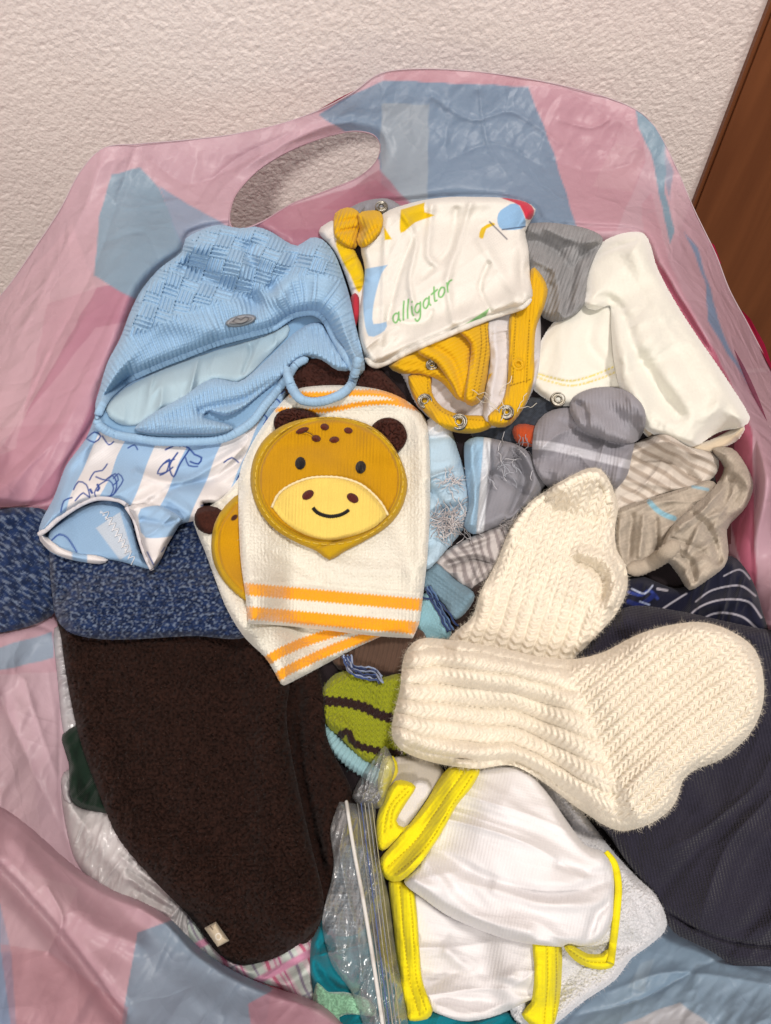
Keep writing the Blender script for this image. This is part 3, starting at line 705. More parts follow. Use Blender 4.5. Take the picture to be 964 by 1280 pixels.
# --- white carrier bag
wb = thing('white_plastic_bag', 'thin crumpled white plastic bag between the pink bag wall and the brown fleece', 'bag', (150, 1080))
fan = [([(215, 1120 + k * 6), (150 + k * 6, 1070 + k * 14)], 4, .003 * (-1) ** k, 's') for k in range(8)] + [([(232, 1120), (205 + k * 8, 1175)], 3, .0025 * (-1) ** k, 's') for k in range(5)]
patch('bag_side', MAT['thin_white_film'], [(78, 985), (84, 1040), (98, 1082), (140, 1128), (185, 1160), (236, 1190), (236, 1140), (280, 1130), (250, 1060), (160, 1010), (110, 1008)], wb, T=.004, R=7, bulge=.01, RB=40,
      col=(255, 252, 252), step=1.5, folds=fan, wr=((.0018, 22, 35, 2.5, 'r', 3), (.001, 9, 20, 2, 'r', 13)))
patch('bag_handle', MAT['thin_white_film'], [(68, 785), (72, 850), (80, 918), (96, 924), (120, 905), (115, 850), (92, 790)], wb, T=.003, R=5, col=(220, 218, 222), step=1.5, wr=((.0022, 14, 80, 2, 'r', 6),))
patch('bag_knot', MAT['thin_white_film'], [(76, 978), (80, 965), (92, 962), (96, 975), (88, 990), (90, 1004), (80, 1000)], wb, T=.003, R=4, col=(225, 222, 225), step=1.5, wr=((.0015, 8, 80, 1, 'r', 6),))
# --- dark green garment
patch('green_trousers', MAT['cotton'], [(78, 918), (80, 935), (86, 955), (90, 1002), (118, 1014), (150, 1012), (150, 960), (112, 905)], T=.005, R=6, col=(22, 40, 30), step=2, wr=((.003, 22, 30, 2, 'r', 3),),
      tag=('dark green cloth corner between the white plastic bag and the brown fleece', 'clothing'))
# --- teal garment with mint lace
teal = thing('teal_shirt', 'teal jersey shirt with mint green lace at the bottom edge under the zip bag', 'shirt', (430, 1240))
patch('body', MAT['jersey'], [(405, 1120), (390, 1170), (388, 1215), (396, 1270), (398, 1330), (560, 1345), (640, 1345), (650, 1270), (560, 1262), (480, 1200), (450, 1120)], teal, T=.007, R=9, col=(16, 122, 138), step=2, st=20,
      wr=((.004, 34, 70, 2.5, 'r', 4),), folds=(([(395, 1200), (420, 1235), (450, 1240)], 6, -.004), ([(392, 1180), (430, 1215)], 7, .004)))
patch('lace', MAT['terry'], [(396, 1228), (391, 1262), (396, 1340), (445, 1340), (430, 1290), (424, 1272), (440, 1268), (470, 1270), (462, 1250), (430, 1240), (410, 1240)], teal, T=.002, R=4, step=1.5,
      col=lambda X, Y, S, T, d: C(150, 205, 170) * (0.75 + .45 * ss(np.abs(perlin(X / 4, Y / 4, 5)), .05, .35))[..., None], relief=lambda X, Y, S, T, d: .0007 * ss(np.abs(perlin(X / 4, Y / 4, 5)), .05, .3),
      label='mint green lace')
patch('mesh_cloth', MAT['cotton'], [(402, 1095), (404, 1150), (410, 1168), (450, 1166), (480, 1120), (460, 1060), (425, 1060)], T=.003, R=5, step=1, st=3,
      col=lambda X, Y, S, T, d: C(96, 112, 124) * (.8 + .6 * ((np.cos(S * 2 * math.pi / 5.5) > .2) | (np.cos(T * 2 * math.pi / 5.5) > .2)))[..., None],
      relief=lambda X, Y, S, T, d: .0004 * np.maximum(np.cos(S * 2 * math.pi / 5.5), np.cos(T * 2 * math.pi / 5.5)),
      tag=('grey blue open mesh cloth inside the clear zip bag', 'cloth'))

# --- small things in the middle gap
def stripes(S, per, a, aa=1.2): 
    q = (S % per); return np.clip((a / 2 - np.abs(q - a / 2)) / aa + .5, 0, 1)
patch('denim_cloth', MAT['cotton'], [(590, 520), (640, 500), (700, 500), (700, 540), (660, 575), (600, 560)], T=.004, R=6, step=2, wr=((.003, 22, 20, 2, 'r', 9),),
      col=lambda X, Y, S, T, d: C(56, 62, 72) * (1 + .5 * perlin(X / 5, Y / 3, 3))[..., None], tag=('dark blue grey denim cloth under the yellow trimmed bodysuit snaps', 'clothing'))
patch('orange_toy', MAT['satin_stitch'], [(640, 538), (648, 530), (668, 532), (674, 545), (668, 558), (648, 556)], T=.008, R=9, step=1, col=(206, 84, 40), tag=('small smooth orange thing deep in the gap beside the grey sock', 'clothing'))
patch('striped_cuff', MAT['jersey'], [(540, 706), (558, 688), (590, 670), (622, 655), (645, 640), (650, 665), (632, 690), (612, 722), (603, 746), (586, 742), (564, 722)], T=.008, R=9, step=1.5, st=-25,
      col=paint((200, 194, 192), (lambda X, Y, S, T, d: stripes(S + perlin(X / 30, Y / 30) * 6, 11, 5), (150, 142, 142))), wr=((.003, 20, 60, 2, 'r', 7),),
      folds=(([(560, 706), (590, 698), (616, 705)], 4, -.008), ([(572, 688), (600, 680), (640, 660)], 5, -.005), ([(580, 680), (620, 670)], 7, .006), ([(590, 735), (598, 712)], 4, .004)), tag=('crumpled grey and white striped jersey piece between the frayed socks and the cream sock', 'clothing'))
kb = thing('blue_knit', 'grey blue and light blue knitted piece with navy yarn beside the front knee pad', 'knitwear', (560, 760))
patch('dark_band', MAT['wool'], [(556, 770), (590, 735), (612, 725), (605, 770), (575, 800)], kb, T=.005, R=6, step=1.5, col=(50, 38, 34), relief=lambda X, Y, S, T, d: .0006 * purl(S, T, 6, 5), label='dark brown band', st=30)
patch('grey_blue_panel', MAT['wool'], [(530, 712), (546, 704), (570, 725), (594, 745), (570, 775), (548, 750), (528, 735)], kb, T=.006, R=7, step=1, col=(120, 148, 164), relief=lambda X, Y, S, T, d: .0008 * purl(S, T, 6, 5), st=35)
patch('light_blue_panel', MAT['wool'], [(520, 752), (534, 740), (548, 755), (562, 780), (562, 800), (528, 800), (520, 780)], kb, T=.006, R=7, step=1, col=(140, 186, 200), relief=lambda X, Y, S, T, d: .0008 * knit(S, T, 6, 5), st=-20)
strands('yarn', [[(532 + k * 2, 735 - k), (545 + k * 2.5, 760), (560 + k * 2, 790 - k)] for k in range(4)] + [[(528, 748), (548, 752), (572, 782)]], 1.3, kb, [(40, 62, 110), (90, 120, 160)], wob=2)
# --- lime striped knit and its neighbours
bk = thing('brown_knit', 'dark brown purl knit hem with a frayed blue yarn end under the knee pads', 'knitwear', (470, 815))
patch('hem', MAT['wool'], [(412, 815), (440, 802), (480, 784), (530, 790), (525, 830), (500, 856), (470, 850), (430, 842)], bk, T=.006, R=7, step=1, st=0,
      col=paint((96, 74, 62), (area([(400, 830), (440, 832), (475, 838), (520, 845), (520, 880), (400, 880)], 3, True), (48, 34, 32))), relief=lambda X, Y, S, T, d: .0011 * (0.5 + .5 * np.cos(2 * math.pi * (S + Y * .25) / 6)))
lime = thing('lime_knit', 'lime green knitted piece with dark brown stripes left of the cream sock cuff', 'knitwear', (455, 890))
def limest(X, Y): return X + 3 * np.sin(Y / 20), Y - .15 * (X - 440) - 6 * np.sin((X - 400) / 26)
patch('knit_panel', MAT['wool'], [(408, 853), (420, 842), (445, 838), (470, 848), (500, 842), (520, 850), (510, 940), (462, 955), (441, 940), (423, 921), (410, 911), (399, 890), (401, 865)], lime, T=.011, R=14, step=1, st=limest,
      col=paint((150, 156, 34), (lambda X, Y, S, T, d: line([(400, 876), (430, 878), (455, 884), (473, 893), (505, 902)], 12)(X, Y + 0.9 * np.sign(np.cos(X * math.pi / 4)), S, T, d), (48, 28, 26)), (lambda X, Y, S, T, d: line([(420, 924), (434, 915), (443, 929), (464, 937), (500, 942)], 9)(X, Y + 0.9 * np.sign(np.cos(X * math.pi / 4)), S, T, d), (48, 30, 26))),
      relief=lambda X, Y, S, T, d: .0030 * knit(S, T, 8, 7), folds=(([(402, 905), (425, 905), (440, 925)], 8, .004), ([(455, 860), (470, 885)], 8, -.003)), fz=2500, fl=.0008)
tube('cord', MAT['wool'], [(396, 906), (408, 918), (420, 932), (438, 947), (456, 960), (475, 972)], 8.5, None, (150, 188, 196), relief=lambda A, TH: .14 * np.cos(A * 2 * math.pi / 6 + TH) + .10 * np.cos(TH * 5), fz=1500, ring=16, seg=1.5,
     tag=('light blue knitted cord below the lime striped knit', 'cord'))
strands('frayed_yarn', [[(428 + k * 1.5, 820), (436 + k, 838 - k), (452, 848 - 2 * k), (470, 850 - 2 * k), (474 + 4 * math.sin(k * 2), 846 + 8 * math.cos(k * 1.7))] for k in range(8)], 1.2, bk, [(60, 80, 130), (150, 165, 195), (40, 52, 92)], lift=.003, wob=2.5)

# --- dark brown fleece
fl = thing('brown_fleece', 'large chocolate brown fleece leg with a small cream tag at its lower tip', 'trousers', (250, 980))
def fleecerel(X, Y, S, T, d):
    x, y = jit(X, Y, 2, 9); return .0026 * (ss(np.abs(perlin(x / 5, y / 6, 2)), 0, .30)) + .0006 * fbm(X / 20, Y / 20, 2, 6)
def fleececol(X, Y, S, T, d): return C(45, 26, 20) * (.90 + .5 * perlin(X / 3.5, Y / 3.5, 6) + .1 * perlin(X / 60, Y / 80, 9))[..., None]
patch('back_fold', MAT['boucle'], [(300, 760), (395, 830), (404, 870), (410, 925), (440, 990), (436, 1040), (420, 1095), (406, 1142), (380, 1180), (330, 1150), (320, 900)], fl, T=.010, R=14, step=2, col=fleececol, relief=fleecerel,
      folds=(([(372, 860), (376, 960), (398, 1060), (412, 1100)], 7, -.007), ([(400, 930), (408, 1010), (410, 1090)], 9, .005)), wr=((.002, 40, 80, 2, 'f', 3),), fz=6000, fl=.0009, fw=.00006)
patch('leg', MAT['boucle'], [(75, 750), (77, 800), (87, 868), (100, 925), (120, 982), (145, 1043), (175, 1082), (215, 1124), (240, 1150), (262, 1180), (280, 1198), (302, 1206), (325, 1203), (352, 1194), (385, 1172), (402, 1148), (404, 1118),
      (390, 1060), (374, 990), (362, 930), (358, 890), (362, 850), (350, 790), (300, 740), (200, 720)], fl, T=.013, R=20, bulge=.012, RB=110, step=1.75, col=fleececol, relief=fleecerel, wr=((.004, 130, 70, 1.6, 'f', 5),),
      folds=(([(360, 800), (340, 900), (352, 1000)], 16, .004),), fz=6000, fl=.0010, fw=.00007)
tg = patch('care_tag', MAT['cotton'], [(255, 1160), (255, 1160), (270, 1152), (270, 1152), (287, 1176), (287, 1176), (272, 1184), (272, 1184)], fl, T=.0016, R=2, step=.75, st=-30, lift=.001,
      col=paint((206, 190, 164), (line(ell(273, 1171, 3.4, 4, 0) + ell(273, 1171, 3.4, 4, 0)[:1], 1.2), (238, 232, 220)), (line([(263, 1158), (266, 1162)], 1.3), (90, 70, 60))), label='small cream care tag')
hput(np.array([0.]), np.array([0.]), np.array([-.02]))

# --- navy melange knit
nv = thing('navy_knit', 'thick navy and grey marled wool knit lying above the brown fleece on the left', 'knitwear', (180, 740))
def melcol(sx, sy, seed):
    def f(X, Y, S, T, d):
        a = perlin(S / sx, T / sy, seed) + .5 * perlin(S / sx * 2.1, T / sy * 2.3, seed + 2); a = ss(a, .05, .55)[..., None]
        b = ss(perlin(S / 9, T / 9, seed + 4), -.3, .4)[..., None]
        return C(28, 47, 86) * (1 - a) * (.7 + .5 * b) + C(112, 126, 150) * a
    return f
patch('flap', MAT['wool'], [(-90, 660), (-30, 640), (30, 634), (62, 640), (80, 670), (78, 730), (70, 764), (45, 780), (0, 791), (-90, 800)], nv, T=.014, R=18, bulge=.008, step=1.5, st=-55, col=melcol(3.2, 12, 3),
      relief=lambda X, Y, S, T, d: .0016 * np.abs(perlin(S / 4, T / 12, 3)) + .0012 * (0.5 + .5 * np.cos(2 * math.pi * (S + 2 * perlin(S / 12, T / 12, 2)) / 9)), fz=4000, fl=.0016)
def navst(X, Y): return X + 4 * np.sin(Y / 18), Y - 6 * np.sin((X - 70) / 75)
patch('body', MAT['wool'], [(66, 640), (62, 700), (66, 750), (72, 776), (90, 792), (125, 799), (170, 799), (240, 795), (310, 795), (330, 740), (300, 640), (200, 600), (90, 600)], nv, T=.016, R=15, bulge=.004, step=1.25, st=navst, col=melcol(4.5, 3.6, 8),
      relief=lambda X, Y, S, T, d: .0034 * purl(S, T, 11, 9) * (.8 + .5 * perlin(S / 20, T / 20, 3)) + .0006 * perlin(S / 2.5, T / 2.5, 9), fz=6000, fl=.0014)

# --- blue and white striped romper with dinosaur outlines
rp = thing('striped_romper', 'white and light blue striped cotton romper with navy dinosaur outlines under the hat', 'romper', (170, 620))
SB, SW, NV = (164, 198, 232), (240, 236, 236), (44, 78, 156)
def romst(X, Y, S, T, d):
    q = X + .42 * (Y - 566) + 4 * perlin(X / 50, Y / 50, 5); return stripes(q - 149, 80, 43)
doodle = [([(124, 606), (118, 616), (124, 626), (136, 622), (142, 610), (136, 600), (124, 606)], 1.4), ([(142, 598), (148, 592), (154, 600), (148, 610), (144, 616)], 1.4), ([(225, 558), (230, 548), (240, 546), (246, 552)], 1.6), ([(204, 580), (212, 574), (208, 590), (200, 594)], 1.5), ([(160, 560), (168, 556), (172, 562)], 1.4), ([(280, 578), (290, 572), (298, 578)], 1.5), ([(207, 562), (222, 556), (236, 560), (243, 568), (252, 572), (248, 580), (238, 577)], 1.8), ([(236, 563), (225, 580), (217, 596), (212, 582), (222, 566)], 1.8), ([(218, 574), (204, 580), (197, 592), (208, 590), (216, 584)], 1.6),
          ([(232, 572), (236, 582), (247, 583)], 1.5), ([(108, 548), (118, 540), (126, 545), (118, 553), (108, 548)], 1.5), ([(128, 545), (136, 556), (142, 552)], 1.5),
          ([(112, 600), (118, 590), (128, 588), (134, 580)], 1.5), ([(120, 596), (132, 600), (140, 594), (146, 604), (142, 618), (130, 622)], 1.6), ([(136, 598), (144, 592), (148, 600), (142, 606)], 1.4),
          ([(92, 612), (98, 602), (108, 606), (112, 622), (104, 616), (94, 626)], 1.5), ([(76, 640), (80, 626), (90, 622)], 1.5), ([(122, 606), (124, 610), (122, 613)], 2.5), ([(113, 612), (115, 616)], 2.5),
          ([(250, 540), (262, 545), (272, 540), (280, 548)], 1.5), ([(318, 528), (326, 518), (334, 522), (330, 530)], 1.6), ([(336, 508), (344, 498), (350, 503)], 1.6), ([(352, 492), (358, 486)], 1.6),
          ([(302, 590), (296, 600), (302, 608)], 1.4), ([(252, 632), (262, 630), (270, 634), (276, 630)], 1.8), ([(160, 690), (170, 680), (180, 700), (186, 708)], 1.8), ([(164, 686), (174, 698), (180, 709)], 1.5), ([(196, 690), (202, 688)], 1.8)]
rcol = paint(SW, (romst, SB), *[(line(p, w_ * 1.2), NV) for p, w_ in doodle])
patch('sleeve_inside', MAT['cotton'], [(56, 668), (70, 655), (100, 635), (140, 625), (160, 640), (175, 690), (192, 712), (140, 700), (90, 700), (60, 688)], rp, T=.003, R=6, step=1.5, st=-25,
      col=paint((150, 184, 218), (area([(120, 660), (150, 640), (165, 690), (150, 700)], 1, True), (196, 208, 222)), (line([(126, 640), (140, 655), (150, 672), (158, 690)], 2.0, dash=(4, .6)), (238, 238, 240)), (line([(64, 676), (74, 668), (84, 672), (96, 690)], 2), NV)))
patch('body', MAT['cotton'], [(128, 500), (118, 522), (108, 547), (95, 565), (82, 583), (67, 622), (52, 650), (48, 668), (60, 664), (74, 650), (100, 632), (122, 624), (148, 626), (160, 633), (168, 640), (172, 655), (178, 680), (190, 713), (202, 698), (209, 682),
      (224, 657), (252, 648), (255, 630), (276, 629), (299, 612), (317, 575), (335, 545), (352, 517), (362, 470), (300, 460)], rp, T=.012, R=6, bulge=.006, RB=50, step=1, st=-22, col=rcol,
      wr=((.0040, 34, 60, 2.5, 'r', 12), (.0012, 50, 10, 2, 'f', 3)), folds=(([(170, 590), (200, 600), (235, 600), (300, 560)], 5, .004), ([(190, 625), (222, 608), (262, 600), (300, 575)], 5, -.004), ([(165, 630), (200, 620), (235, 640)], 6, .003),
      ([(172, 640), (200, 640), (222, 655)], 4, -.003, 's'), ([(110, 560), (95, 600), (75, 640)], 5, .002)))
patch('sleeve_front', MAT['cotton'], [(49, 662), (50, 676), (64, 690), (90, 700), (125, 705), (136, 700), (120, 694), (98, 692), (75, 684), (60, 672)], rp, T=.003, R=4, step=1, st=-22, col=paint(SB, (lambda X, Y, S, T, d: 1 - ss(X, 88, 92) + ss(X, 108, 110), SW)))
tube('hem', MAT['cotton'], [(49, 668), (58, 662), (74, 648), (100, 631), (122, 623), (148, 625), (160, 632)], 3.0, rp, (226, 222, 226), seg=2)
patch('sleeve_fold', MAT['cotton'], [(158, 634), (175, 630), (205, 634), (228, 648), (224, 657), (209, 682), (202, 698), (190, 713), (190, 713), (180, 690), (172, 662), (162, 642)], rp, T=.006, R=5, step=1, st=-22,
      col=paint(SW, (area([(176, 636), (215, 632), (232, 650), (222, 668), (182, 672), (174, 655)], 1), SB), (line([(184, 690), (192, 706)], 1.8), NV), (line([(202, 690), (206, 684)], 1.6), NV)), wr=((.002, 22, 60, 2, 'r', 6),), folds=(([(178, 650), (205, 655), (222, 650)], 4, -.003),))
tube('hem', MAT['cotton'], [(158, 634), (168, 650), (175, 675), (183, 698), (190, 712)], 2.4, rp, (226, 222, 226), seg=2)
strands('stitching', [[(128 + i * 4, 642 + i * 7), (136 + i * 4, 640 + i * 7), (132 + i * 4, 650 + i * 7)] for i in range(9)], .5, rp, (236, 236, 240))

# --- brown cloth behind the knee pads
patch('brown_patch', MAT['boucle'], [(362, 452), (400, 440), (446, 438), (476, 462), (494, 480), (508, 500), (480, 500), (362, 495)], T=.010, R=9, step=1.5, col=(70, 40, 34), relief=fleecerel, fz=2500, fl=.0008,
      tag=('dark brown fuzzy cloth framed by the chin loop of the blue hat', 'cloth'))

# --- back garments on the right --------------------------------
patch('grey_cloth', MAT['jersey'], [(425, 272), (440, 258), (460, 250), (485, 248), (500, 256), (520, 270), (480, 300)], T=.006, R=7, step=1.5, col=(150, 150, 158), wr=((.002, 18, 40, 2, 'r', 4),),
      tag=('small corner of light grey jersey with a snap ring behind the yellow collar', 'clothing'))
def snap(cx, cy, r, parent, col=None, tag=None, name='snap', lift=.0006):
    """press stud: outer ring, dish and inner ring"""
    base = float(hs(HM, np.array([cx]), np.array([cy]))[0]); P0 = P3(np.array([float(cx)]), np.array([float(cy)]), np.array([base + lift]))[0]
    k = r / 1700.0; prof = [(0.0, -.5), (.30, -.5), (.34, .1), (.42, .36), (.52, .36), (.58, .05), (.66, -.05), (.78, -.05), (.84, .20), (.94, .24), (1.02, .05), (1.04, -.4)]
    ring = 28; th = np.linspace(0, 2 * math.pi, ring, endpoint=False); V = []
    for q, z in prof:
        V.append(np.stack([q * np.cos(th) * k, q * np.sin(th) * k, np.full(ring, z * k * .8)], 1))
    V = np.concatenate(V)
    tilt = np.array(Matrix.Rotation(R_(14 + 6 * math.sin(cx)), 3, 'X') @ Matrix.Rotation(R_(6 * math.sin(cy)), 3, 'Y')); V = V @ tilt.T + P0
    i = np.arange(len(prof) - 1)[:, None]; j = np.arange(ring)[None]
    F = np.stack([i*ring+j, (i+1)*ring+j, (i+1)*ring+(j+1) % ring, i*ring+(j+1) % ring], -1).reshape(-1, 4)
    o = make_mesh(name, V, F, col or MAT['metal'], parent, np.tile(C(226, 178, 30), (len(V), 1)), np.zeros((len(V), 2)))
    return o
# white velour garment with yellow stitching, and the large white piece
wv = thing('velour_shirt', 'cream white velour baby shirt with yellow double stitching and a snap at its hem', 'shirt', (720, 440))
patch('panel', MAT['velour'], [(662, 470), (672, 435), (690, 405), (725, 375), (762, 380), (790, 420), (800, 470), (815, 530), (780, 520), (735, 505), (706, 508), (688, 502), (668, 488)], wv, T=.010, R=9, bulge=.006, RB=40, step=1.5,
      col=paint((244, 242, 230), (line([(668, 466), (690, 472), (715, 476), (745, 468), (775, 455)], 2.2, dash=(5, .75)), (236, 218, 120)), (line([(670, 471), (692, 478), (716, 482), (748, 474), (778, 461)], 2.2, dash=(5, .75)), (236, 218, 120))),
      folds=(([(670, 468), (715, 479), (775, 457)], 4, -.002), ([(745, 390), (735, 430), (760, 460)], 10, -.004), ([(765, 480), (800, 525)], 8, -.004)), wr=((.002, 50, 30, 1.5, 'f', 2),))
snap(698, 499, 8.5, wv)
wf = thing('white_velour_trousers', 'large smooth white velour piece folded against the pink bag wall on the right', 'trousers', (830, 440))
patch('lower_hem', MAT['velour'], [(850, 540), (880, 552), (930, 530), (925, 548), (900, 562), (870, 572), (840, 566), (815, 552), (800, 530)], wf, T=.006, R=6, step=1.5, col=(222, 204, 176), label='cream inner hem')
patch('leg', MAT['velour'], [(728, 380), (729, 350), (735, 325), (752, 303), (780, 291), (804, 291), (813, 305), (822, 335), (845, 378), (872, 420), (905, 468), (938, 522), (928, 534), (905, 538), (890, 545), (868, 558), (840, 553), (805, 535), (780, 500),
      (768, 455), (764, 410), (762, 382), (745, 388)], wf, T=.020, R=22, bulge=.006, RB=60, step=1.5, col=(242, 240, 228), folds=(([(736, 326), (760, 312), (795, 300)], 3, -.003), ([(735, 380), (760, 372), (775, 385)], 6, -.005), ([(780, 400), (800, 450), (850, 520)], 10, -.006), ([(870, 548), (890, 520), (900, 500)], 9, .004), ([(800, 310), (815, 350), (825, 420), (870, 500)], 26, .006), ([(765, 380), (790, 440), (830, 500)], 14, -.004)),
      wr=((.006, 70, 50, 1.8, 'f', 7), (.0030, 60, 60, 2, 'r', 2)), relief=lambda X, Y, S, T, d: .0003 * fbm(X / 5, Y / 5, 2, 3), fz=6000, fl=.0007)
gm = thing('grey_marl_cardigan', 'crumpled light grey marl jersey between the alligator bodysuit and the white velour', 'cardigan', (705, 340))
def marl(X, Y, S, T, d): return C(158, 158, 160) * (.93 + .16 * perlin(S / 2.2, T / 14, 3) + .08 * perlin(S / 2, T / 2, 8))[..., None]
patch('sleeve', MAT['jersey_rib'], [(655, 285), (675, 278), (705, 280), (735, 286), (754, 298), (745, 318), (735, 345), (728, 385), (700, 402), (680, 398), (665, 370)], gm, T=.009, R=9, step=1.25, st=20, col=marl,
      folds=(([(662, 300), (690, 310), (712, 335)], 7, -.005), ([(670, 325), (695, 340), (700, 390)], 6, .005), ([(740, 300), (715, 315), (690, 350)], 6, .004), ([(745, 308), (722, 330), (708, 390)], 5, -.005), ([(685, 285), (715, 300), (748, 302)], 6, .004)), wr=((.0030, 26, 75, 3, 'r', 3),))

# --- beige striped and linen pieces
bs = patch('beige_striped_shirt', MAT['cotton'], [(765, 610), (770, 580), (785, 560), (807, 548), (833, 543), (861, 558), (895, 568), (897, 590), (876, 608), (824, 624), (765, 645)], T=.008, R=7, step=1.25, st=28,
      col=paint((226, 216, 204), (lambda X, Y, S, T, d: stripes(T + 3 * perlin(X / 30, Y / 30, 3), 13, 5.5) * ss(X, 770, 780), (186, 172, 158))), wr=((.0022, 22, 25, 2.5, 'r', 8),),
      folds=(([(790, 565), (835, 550), (862, 562), (895, 572)], 5, .004), ([(792, 580), (830, 575), (870, 600)], 6, -.005), ([(780, 600), (820, 605), (860, 612)], 6, .004)),
      tag=('beige and white striped cotton piece with crisp folds beneath the white velour hem', 'shirt'))
sn = patch('navy_striped_dress', MAT['cotton'], [(770, 730), (800, 720), (850, 735), (890, 705), (915, 695), (938, 720), (952, 760), (956, 800), (880, 800), (790, 790), (768, 760)], T=.009, R=9, step=1.25,
      col=paint((26, 28, 48), *[(line(p, w_), (178, 176, 188)) for p, w_ in (([(862, 790), (885, 770), (905, 766), (930, 772), (950, 790)], 2.2), ([(852, 785), (870, 762), (900, 750), (935, 752), (952, 772)], 2.2), ([(870, 752), (890, 738), (925, 732), (945, 745)], 2), ([(905, 720), (925, 712), (938, 724)], 1.6),
      ([(815, 772), (830, 760), (858, 742)], 2.2), ([(822, 736), (834, 738)], 3))], (line([(786, 740), (802, 744), (812, 738), (822, 748)], 4), (50, 66, 140)), (line([(790, 736), (806, 742), (816, 732)], 2), (190, 200, 226)), (line([(786, 752), (800, 756), (818, 744)], 6), (34, 46, 110)), (line([(800, 752), (812, 756)], 2), (170, 184, 220))),
      folds=(([(850, 780), (885, 755), (940, 748)], 9, .006),), wr=((.003, 30, 20, 2, 'r', 5),), tag=('navy jersey with thin white curved stripes under the beige linen', 'dress'))
ln = thing('linen_trousers', 'crumpled beige linen trousers with a light blue bar of stitching', 'trousers', (840, 660))
def linc(X, Y, S, T, d): return C(196, 184, 168) * (.95 + .12 * perlin(S / 2, T / 12, 3) + .1 * perlin(S / 12, T / 2, 8))[..., None]
patch('back_leg', MAT['linen'], [(768, 680), (770, 640), (806, 625), (858, 609), (893, 602), (905, 640), (890, 680), (860, 700), (815, 706), (782, 715)], ln, T=.009, R=8, bulge=.005, step=1.25, st=-20,
      col=paint(linc, (line([(812, 627), (820, 636), (830, 643), (843, 648)], 6.5), (150, 196, 214)), (line([(866, 608), (885, 612)], 4), (158, 190, 204)), (line([(771, 642), (806, 628), (860, 611)], 1.6, dash=(3, .6)), (140, 128, 116))),
      folds=(([(790, 645), (786, 695)], 5, -.005), ([(805, 645), (800, 695)], 4, .004), ([(820, 650), (822, 690)], 4, -.004), ([(775, 650), (772, 690)], 4, .003), ([(770, 642), (806, 628), (860, 611), (893, 603)], 3, .002)), wr=((.002, 22, 70, 2, 'r', 13),))
patch('front_leg', MAT['linen'], [(825, 690), (838, 660), (862, 636), (890, 612), (905, 585), (890, 562), (915, 560), (932, 580), (942, 606), (934, 632), (918, 650), (909, 662), (911, 690), (906, 708), (885, 725), (862, 738), (850, 722), (838, 706)], ln, T=.012, R=8, bulge=.004, step=1.25, st=-50,
      col=linc, folds=(([(838, 672), (862, 680), (905, 706)], 4, -.004, 's'), ([(862, 640), (885, 660), (900, 700)], 6, -.007), ([(845, 690), (862, 700), (868, 725)], 5, -.005), ([(890, 620), (880, 640), (850, 660)], 4, .004), ([(905, 640), (880, 650), (860, 690)], 4, .004), ([(895, 600), (918, 590), (938, 606)], 6, .004), ([(912, 596), (905, 640), (915, 650)], 6, -.004)), wr=((.0028, 22, 50, 2, 'r', 9),))
tube('rolled_hem', MAT['linen'], [(784, 712), (800, 710), (818, 702), (834, 690), (848, 678)], 9, ln, (188, 175, 158), flat=.8, ring=14, taper=10, relief=lambda A, TH: .08 * np.cos(A * 2 * math.pi / 4 + TH) + .1 * perlin(A / 10, TH))
# --- charcoal trousers
def chc(X, Y, S, T, d): return C(48, 46, 60) * (.95 + .1 * perlin(S / 3, T / 3, 5) + .25 * ss(perlin(S / 1.6, T / 1.6, 9), .45, .6))[..., None]
tr = thing('charcoal_trousers', 'large dark charcoal jersey trousers folded under the cream socks', 'trousers', (860, 1000))
patch('body', MAT['dark_jersey'], [(700, 850), (735, 800), (765, 768), (795, 757), (850, 764), (905, 776), (960, 787), (1100, 800), (1100, 1205), (1000, 1208), (945, 1207), (915, 1205), (890, 1190), (866, 1178), (842, 1165), (820, 1130), (790, 1088), (762, 1046), (740, 1020), (700, 900)],
      tr, T=.014, R=14, bulge=.010, RB=70, step=1.5, st=-12, col=chc, wr=((.005, 90, -30, 2, 'f', 3), (.0025, 60, 40, 2, 'r', 8)), fz=4000, fl=.0007,
      folds=(([(1000, 1130), (930, 1175), (870, 1170)], 10, .003), ([(835, 1140), (880, 1166), (930, 1180), (1000, 1184)], 3, -.004), ([(850, 960), (900, 1020), (1000, 1060)], 20, .004), ([(800, 760), (880, 800), (970, 820)], 14, -.003)))

# --- frayed baby socks
def threads(n, cx, cy, rx, ry, ln_, col, parent, name='thread', r=.7, wob=3):
    L = []
    for k in range(n):
        x = cx + random.gauss(0, rx); y = cy + random.gauss(0, ry); a = random.uniform(0, 6.28); p = [(x, y)]
        for q in range(3): a += random.uniform(-.6, .6); x += math.cos(a) * ln_ / 3; y += math.sin(a) * ln_ / 3; p.append((x, y))
        L.append(p)
    return strands(name, L, r, parent, col, lift=.0012, wob=wob, kind='stuff')
sk1 = thing('light_blue_sock', 'pale blue baby sock turned inside out with frayed grey threads by the knee pad', 'sock', (560, 620))
patch('foot', MAT['jersey'], [(525, 540), (538, 522), (550, 517), (561, 523), (566, 542), (575, 570), (588, 612), (590, 640), (578, 664), (556, 690), (535, 712), (522, 700)], sk1, T=.012, R=12, step=1.25, st=10,
      col=paint((186, 212, 230), (lambda X, Y, S, T, d: 1 - ss(Y, 542, 550), (232, 234, 238))), wr=((.0025, 22, 70, 2, 'r', 3),), folds=(([(535, 548), (562, 544)], 4, -.003), ([(528, 600), (556, 640), (560, 690)], 5, -.004), ([(575, 575), (560, 590), (535, 596)], 4, .003), ([(545, 640), (585, 630)], 5, -.006), ([(550, 670), (575, 655)], 6, .003)), fz=1500, fl=.0006)
